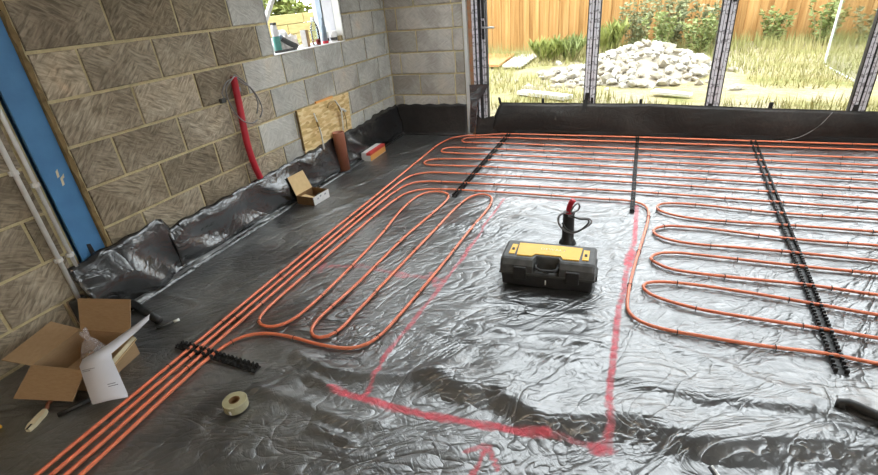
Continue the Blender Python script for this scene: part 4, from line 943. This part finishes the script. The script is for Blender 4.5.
tag(MB().prism([(-.02, -.018), (.02, -.016), (.018, .018), (-.016, .016)], 0, .045, Tm((-.035, -.870, SZ))).obj('olive_lump', 'stem'), 'small olive green lump at the right end of the sill', 'lump')

# ------------------------------------------------------------------ outdoors
GZ = .03
b = MB()
N = 60
gx = np.linspace(-9, 14, N); gy = np.linspace(.302, 9.5, 40)
for x in gx:
    for y in gy: b.v.append((x, y, GZ+.05*float(vnoise(np.array(x*.9+50), np.array(y*.9+9)))-.02+.10*max(0, min(1, (y-2)/5))))
b.f = [(i*40+k, (i+1)*40+k, (i+1)*40+k+1, i*40+k+1) for i in range(N-1) for k in range(39)]
struct(b.obj('ground', 'ground', smooth=True), 'dry grassy garden ground outside the doors')
b = MB(); b.v = [(-9, -9, GZ-.02), (-.302, -9, GZ-.02), (-.302, .302, GZ-.02), (-9, .302, GZ-.02)]; b.f = [(0, 1, 2, 3)]
struct(b.obj('ground_side', 'ground'), 'grassy strip outside the side window')
def gz(x, y): return GZ+.05*float(vnoise(np.array(x*.9+50), np.array(y*.9+9)))-.02+.10*max(0, min(1, (y-2)/5))
# fence: every board its own piece
FY = 6.55
fe = thing('garden_fence', 'tall orange-stained close board fence along the back of the garden', 'fence', (2.5, FY, .05))
bw = .108
m1 = MB().box(-.062, .062, -.011, .011, 0, 1.95, .003).mesh('fence_board', 'fence')
k = 0; x = -5.2
while x < 11.0:
    o = bpy.data.objects.new('fence_board', m1); COL.objects.link(o); o.parent = fe
    o.location = (x-2.5, -.010 if k % 2 else .012, random.uniform(-.015, .015)); o.rotation_euler.z = random.uniform(-.03, .03); x += bw; k += 1
for z in (.3, 1.0, 1.7): MB().box(-7.8, 8.6, .03, .08, z, z+.08).obj('rail', 'fence', fe)
for xx in range(-7, 9, 2): MB().box(xx-.05, xx+.05, .08, .18, 0, 1.9).obj('post', 'fence', fe)
# rubble heap
rs_meshes = []
for q in range(10):
    bm = bmesh.new(); bmesh.ops.create_icosphere(bm, subdivisions=1, radius=1)
    rnd = random.Random(q+50); dirs = [Vector((rnd.uniform(-1, 1), rnd.uniform(-1, 1), rnd.uniform(-1, 1))).normalized() for _ in range(6)]
    for v in bm.verts:
        d_ = v.co.normalized(); k_ = 1.0
        for e_ in dirs:
            c_ = d_.dot(e_)
            if c_ > .55: k_ = min(k_, .62/c_)
        v.co = d_*k_*rnd.uniform(.92, 1.06)
    me = bpy.data.meshes.new('rubble_stone'); bm.to_mesh(me); bm.free(); me.materials.append(MT['rubble' if q % 3 else 'rubble_b']); rs_meshes.append(me)
def heap(x, y): # height of the heap
    d = math.hypot((x-2.62)/1.0, (y-3.75)/1.25); h = .42*max(0, 1-d)**.75
    d2 = math.hypot((x-1.75)/.75, (y-3.2)/.6); return max(h, .14*max(0, 1-d2))
rnd = random.Random(11); cnt = 0
spots = []
while cnt < 285:
    x, y = rnd.uniform(.7, 3.9), rnd.uniform(2.2, 5.0); hh = heap(x, y)
    if hh <= .005 and rnd.random() > .04: continue
    if y > 4.3 and rnd.random() < .6: continue
    s_ = rnd.uniform(.040, .100)*(1.25 if rnd.random() < .12 else 1)
    if any(math.hypot(x-a, y-c_) < .55*(s_+e_) for a, c_, e_ in spots): 
        if rnd.random() < .8: continue
    spots.append((x, y, s_)); cnt += 1
    o = bpy.data.objects.new('rubble_stone', rnd.choice(rs_meshes)); COL.objects.link(o)
    o.location = (x, y, gz(x, y)+hh+s_*.30); o.scale = (s_*rnd.uniform(.9, 1.5), s_*rnd.uniform(.8, 1.2), s_*rnd.uniform(.55, .9)); o.rotation_euler = (rnd.uniform(-.5, .5), rnd.uniform(-.5, .5), rnd.uniform(0, 6.3))
    tag(o, 'pale broken stone in the rubble heap on the grass', 'stone', 'stones of the rubble heap')
b = MB(); N1 = 36
for i in range(N1):
    for k in range(N1):
        x, y = .5+3.5*i/(N1-1), 2.1+3.1*k/(N1-1); hh = heap(x, y); b.v.append((x, y, gz(x, y)-.03+hh*.92+.02*random.random()))
b.f = [(i*N1+k, (i+1)*N1+k, (i+1)*N1+k+1, i*N1+k+1) for i in range(N1-1) for k in range(N1-1)]
tag(b.obj('rubble_soil', 'rubble_b', smooth=True), 'fine buff rubble and soil filling the heap', 'rubble', kind='stuff')
# loose boards outside
def flat_board(name, quad, z, th, mat, label):
    zz = [z]*4; m_ = MB().hexa([(x, y, z) for x, y in quad], [(x, y, z+th) for x, y in quad]); tag(m_.obj(name, mat), label, 'board')
flat_board('white_board', [(.155, 4.17), (.53, 4.05), (.58, 5.74), (.085, 5.80)], .12, .03, 'slab_white', 'white board lying by the fence')
flat_board('brown_board', [(-.29, 4.31), (.075, 4.22), (.0, 5.82), (-.83, 6.04)], .12, .04, 'slab_brown', 'reddish brown board lying by the fence, left of the white one')
flat_board('white_plank', [(.98, 1.92), (1.70, 1.52), (1.80, 1.66), (1.06, 2.06)], .06, .05, 'slab_white', 'white plank on the grass just outside the doors')
flat_board('pale_plank', [(2.75, 1.95), (3.20, 1.72), (3.24, 1.82), (2.82, 2.12)], .06, .03, 'slab_white', 'short pale plank in front of the rubble heap')
tag(MB().box(3.42, 3.57, 4.55, 4.68, .09, .19, .03).obj('white_block', 'slab_white'), 'white lump in the weeds beside the rubble heap', 'block')
# standing glass sheet
t = thing('glass_sheet', 'tall glass sheet with a pale edge standing on the grass', 'glass sheet', (5.1, 3.4, .06))
MB().box(-.005, .005, -1.1, .56, .0, 1.7).obj('sheet', 'glass_out', t)
MB().box(-.010, .010, .55, .575, .0, 1.7).obj('edge', 'glass_edge', t)
MB().box(-.010, .010, -1.1, .56, -.012, .008).obj('edge', 'glass_edge', t)

# plants
def leaf_cloud(name, label, x, y, h, r, n_stem, n_leaf, mat, seed, ls=.07, up_=.5, z=None, cat='plant', blade=False, group=None):
    rnd = random.Random(seed); z0 = gz(x, y) if z is None else z
    t = thing(name, label, cat, (x, y, z0), group=group)
    stems = MB(); lv = MB()
    for s_ in range(n_stem):
        a = rnd.uniform(0, 2*PI); rr_ = r*rnd.uniform(.1, 1)**.7; hh = h*rnd.uniform(.6, 1)
        top = Vector((rr_*math.cos(a), rr_*math.sin(a), hh)); base = Vector((.25*rr_*math.cos(a), .25*rr_*math.sin(a), -.03)); mid = (base+top)/2+Vector((rnd.uniform(-.05, .05), rnd.uniform(-.05, .05), .05*h))
        stems.tube([base, mid, top], .006, 4, rs=[.008, .006, .003])
        for k in range(n_leaf//n_stem):
            u = rnd.uniform(.12, 1.02); p = base*(1-u)**2+mid*2*u*(1-u)+top*u*u
            b_ = rnd.uniform(0, 2*PI); d_ = Vector((math.cos(b_), math.sin(b_), rnd.uniform(-.2, .9)*up_*2)).normalized(); L = ls*rnd.uniform(.6, 1.4)
            if blade: d_ = Vector((math.cos(b_)*.5, math.sin(b_)*.5, 1)).normalized(); L *= 2.5
            w_ = d_.cross(Vector((rnd.uniform(-1, 1), rnd.uniform(-1, 1), .6))).normalized()*L*(.30 if not blade else .028)
            n_ = w_.cross(d_).normalized()*L*.10
            lv.add([p, p+d_*L*.45+w_+n_, p+d_*L+n_*-.8, p+d_*L*.45-w_+n_], [(0, 1, 2), (0, 2, 3)])
    stems.obj('stems', 'stem', t); o = lv.obj('foliage', mat, t); o['kind'] = 'stuff'
    return t
PL = [(.88, 4.85, .30, .36, 26, 800, 'leaf_b', True, 'low yellow-green grassy clump left of the rubble heap'), (1.32, 4.85, .34, .32, 24, 700, 'leaf_a', True, 'tall green grass clump behind the left door post'),
 (1.95, 5.5, .50, .40, 24, 900, 'leaf_b', True, 'tall yellow-green grass clump behind the rubble heap'), (2.45, 5.75, 1.05, .42, 22, 900, 'leaf_c', False, 'dusty green tall weed behind the middle of the rubble heap'),
 (3.05, 5.85, 1.25, .42, 24, 1000, 'leaf_c', False, 'tallest bushy weed against the fence behind the rubble'), (3.5, 5.2, .65, .40, 22, 800, 'leaf_a', False, 'bushy weed right of the rubble heap'),
 (3.72, 5.75, .85, .35, 18, 700, 'leaf_c', False, 'thistle-like weed left of the second door post'), (2.85, 5.2, .75, .40, 18, 650, 'leaf_a', False, 'green weed on the back slope of the rubble heap'), (4.75, 6.0, .62, .30, 16, 500, 'leaf_a', False, 'small dark green weed at the fence, left of two'),
 (5.5, 5.85, .80, .40, 20, 700, 'leaf_a', False, 'dark green weed at the fence near the glass sheet'), (6.15, 5.75, .60, .40, 18, 600, 'leaf_c', False, 'low weed at the fence seen through the glass sheet'), (6.9, 5.8, .65, .45, 18, 600, 'leaf_b', False, 'yellow-green weed at the far right of the fence')]
for i, (x, y, h, r, ns, nl, mt_, bl_, lab) in enumerate(PL): leaf_cloud('weed', lab, x, y, h, r, ns, nl, mt_, 200+i, blade=bl_, ls=.075, group='weeds in the garden')
# meadow grass: uncountable
rnd = np.random.RandomState(5); NB = 26000
bx_ = rnd.uniform(-2.5, 9.0, NB); by_ = rnd.uniform(.9, 6.5, NB)
cov = vnoise(bx_*1.1+5, by_*1.1+60); keep = (cov+.25*(by_ > 4.5)+.28*(bx_ > 3.4)+.2*((bx_ < 1.6) & (by_ < 2.4)) > .52) & ~((np.hypot((bx_-2.5)/1.2, (by_-3.6)/1.3) < .95))
bx_, by_ = bx_[keep], by_[keep]; n_ = len(bx_)
bzg = np.array([gz(float(a), float(c_)) for a, c_ in zip(bx_, by_)])
hh = rnd.uniform(.05, .16, n_)*(1+.9*(by_ > 5)); an = rnd.uniform(0, 6.28, n_); ln = rnd.uniform(.02, .09, n_); wd = .007
v0 = np.stack([bx_-wd*np.cos(an), by_-wd*np.sin(an), bzg-.01], 1); v1 = np.stack([bx_+wd*np.cos(an), by_+wd*np.sin(an), bzg-.01], 1)
v2 = np.stack([bx_+ln*np.sin(an), by_-ln*np.cos(an), bzg+hh], 1)
vv = np.stack([v0, v1, v2], 1).reshape(-1, 3)
b = MB(); b.v = [tuple(map(float, q)) for q in vv]; b.f = [(3*i, 3*i+1, 3*i+2) for i in range(n_)]
tag(b.obj('meadow_grass', 'grass'), 'dry yellow-green meadow grass in the garden', 'grass', kind='stuff')

# seen through the side window: timber edging and shrubs
t = thing('timber_edging', 'pale sunlit timber wall outside the side window', 'garden wall', (-3.4, 2.6, 0))
for k in range(8):
    for q in range(4):
        MB().box(-.06+.01*(k % 2), .06, -3.2+q*1.6+(k % 2)*.5, -3.2+q*1.6+1.585+(k % 2)*.5, .02+k*.165, .02+k*.165+.157, .006).obj('plank', 'sleeper', t)
for i, (x, y, h, r, mt_, lab) in enumerate(((-4.3, 2.3, 2.3, .8, 'leaf_b', 'yellow-green shrub behind the timber wall, left in the side window'), (-4.4, 3.5, 2.4, .9, 'leaf_b', 'yellow-green shrub behind the timber wall, right in the side window'))):
    leaf_cloud('shrub', lab, x, y, h, r, 40, 3600, mt_, 300+i, ls=.15, z=.0, cat='shrub', group='shrubs past the side window')
leaf_cloud('weed', 'bright weed in front of the timber wall', -2.9, 1.9, 1.0, .45, 20, 700, 'leaf_b', 330, ls=.08, z=.0)

# ------------------------------------------------------------------ added unseen ceiling lights that fill the room (behind and above the viewer)
def batten(x, y, label, rz=0):
    t = thing('fill_batten_light', label, 'added fill light', (x, y, CZ), rz, 'added ceiling fill lights')
    MB().box(-.60, .60, -.035, .035, -.035, 0, .004).obj('housing', 'white_card', t)
    dm, nt, n, l, bs = newmat('lit diffuser'); bs.inputs['Emission Color'].default_value = (1, .82, .62, 1); bs.inputs['Emission Strength'].default_value = FILL_LAMP_POWER; bs.inputs['Base Color'].default_value = (.8, .8, .8, 1)
    MB().box(-.58, .58, -.03, .03, -.075, -.036, .01).obj('diffuser', dm, t)
batten(1.2, -6.3, 'added ceiling batten fill light behind the viewer on the left')
batten(4.0, -6.4, 'added ceiling batten fill light behind the viewer on the right')
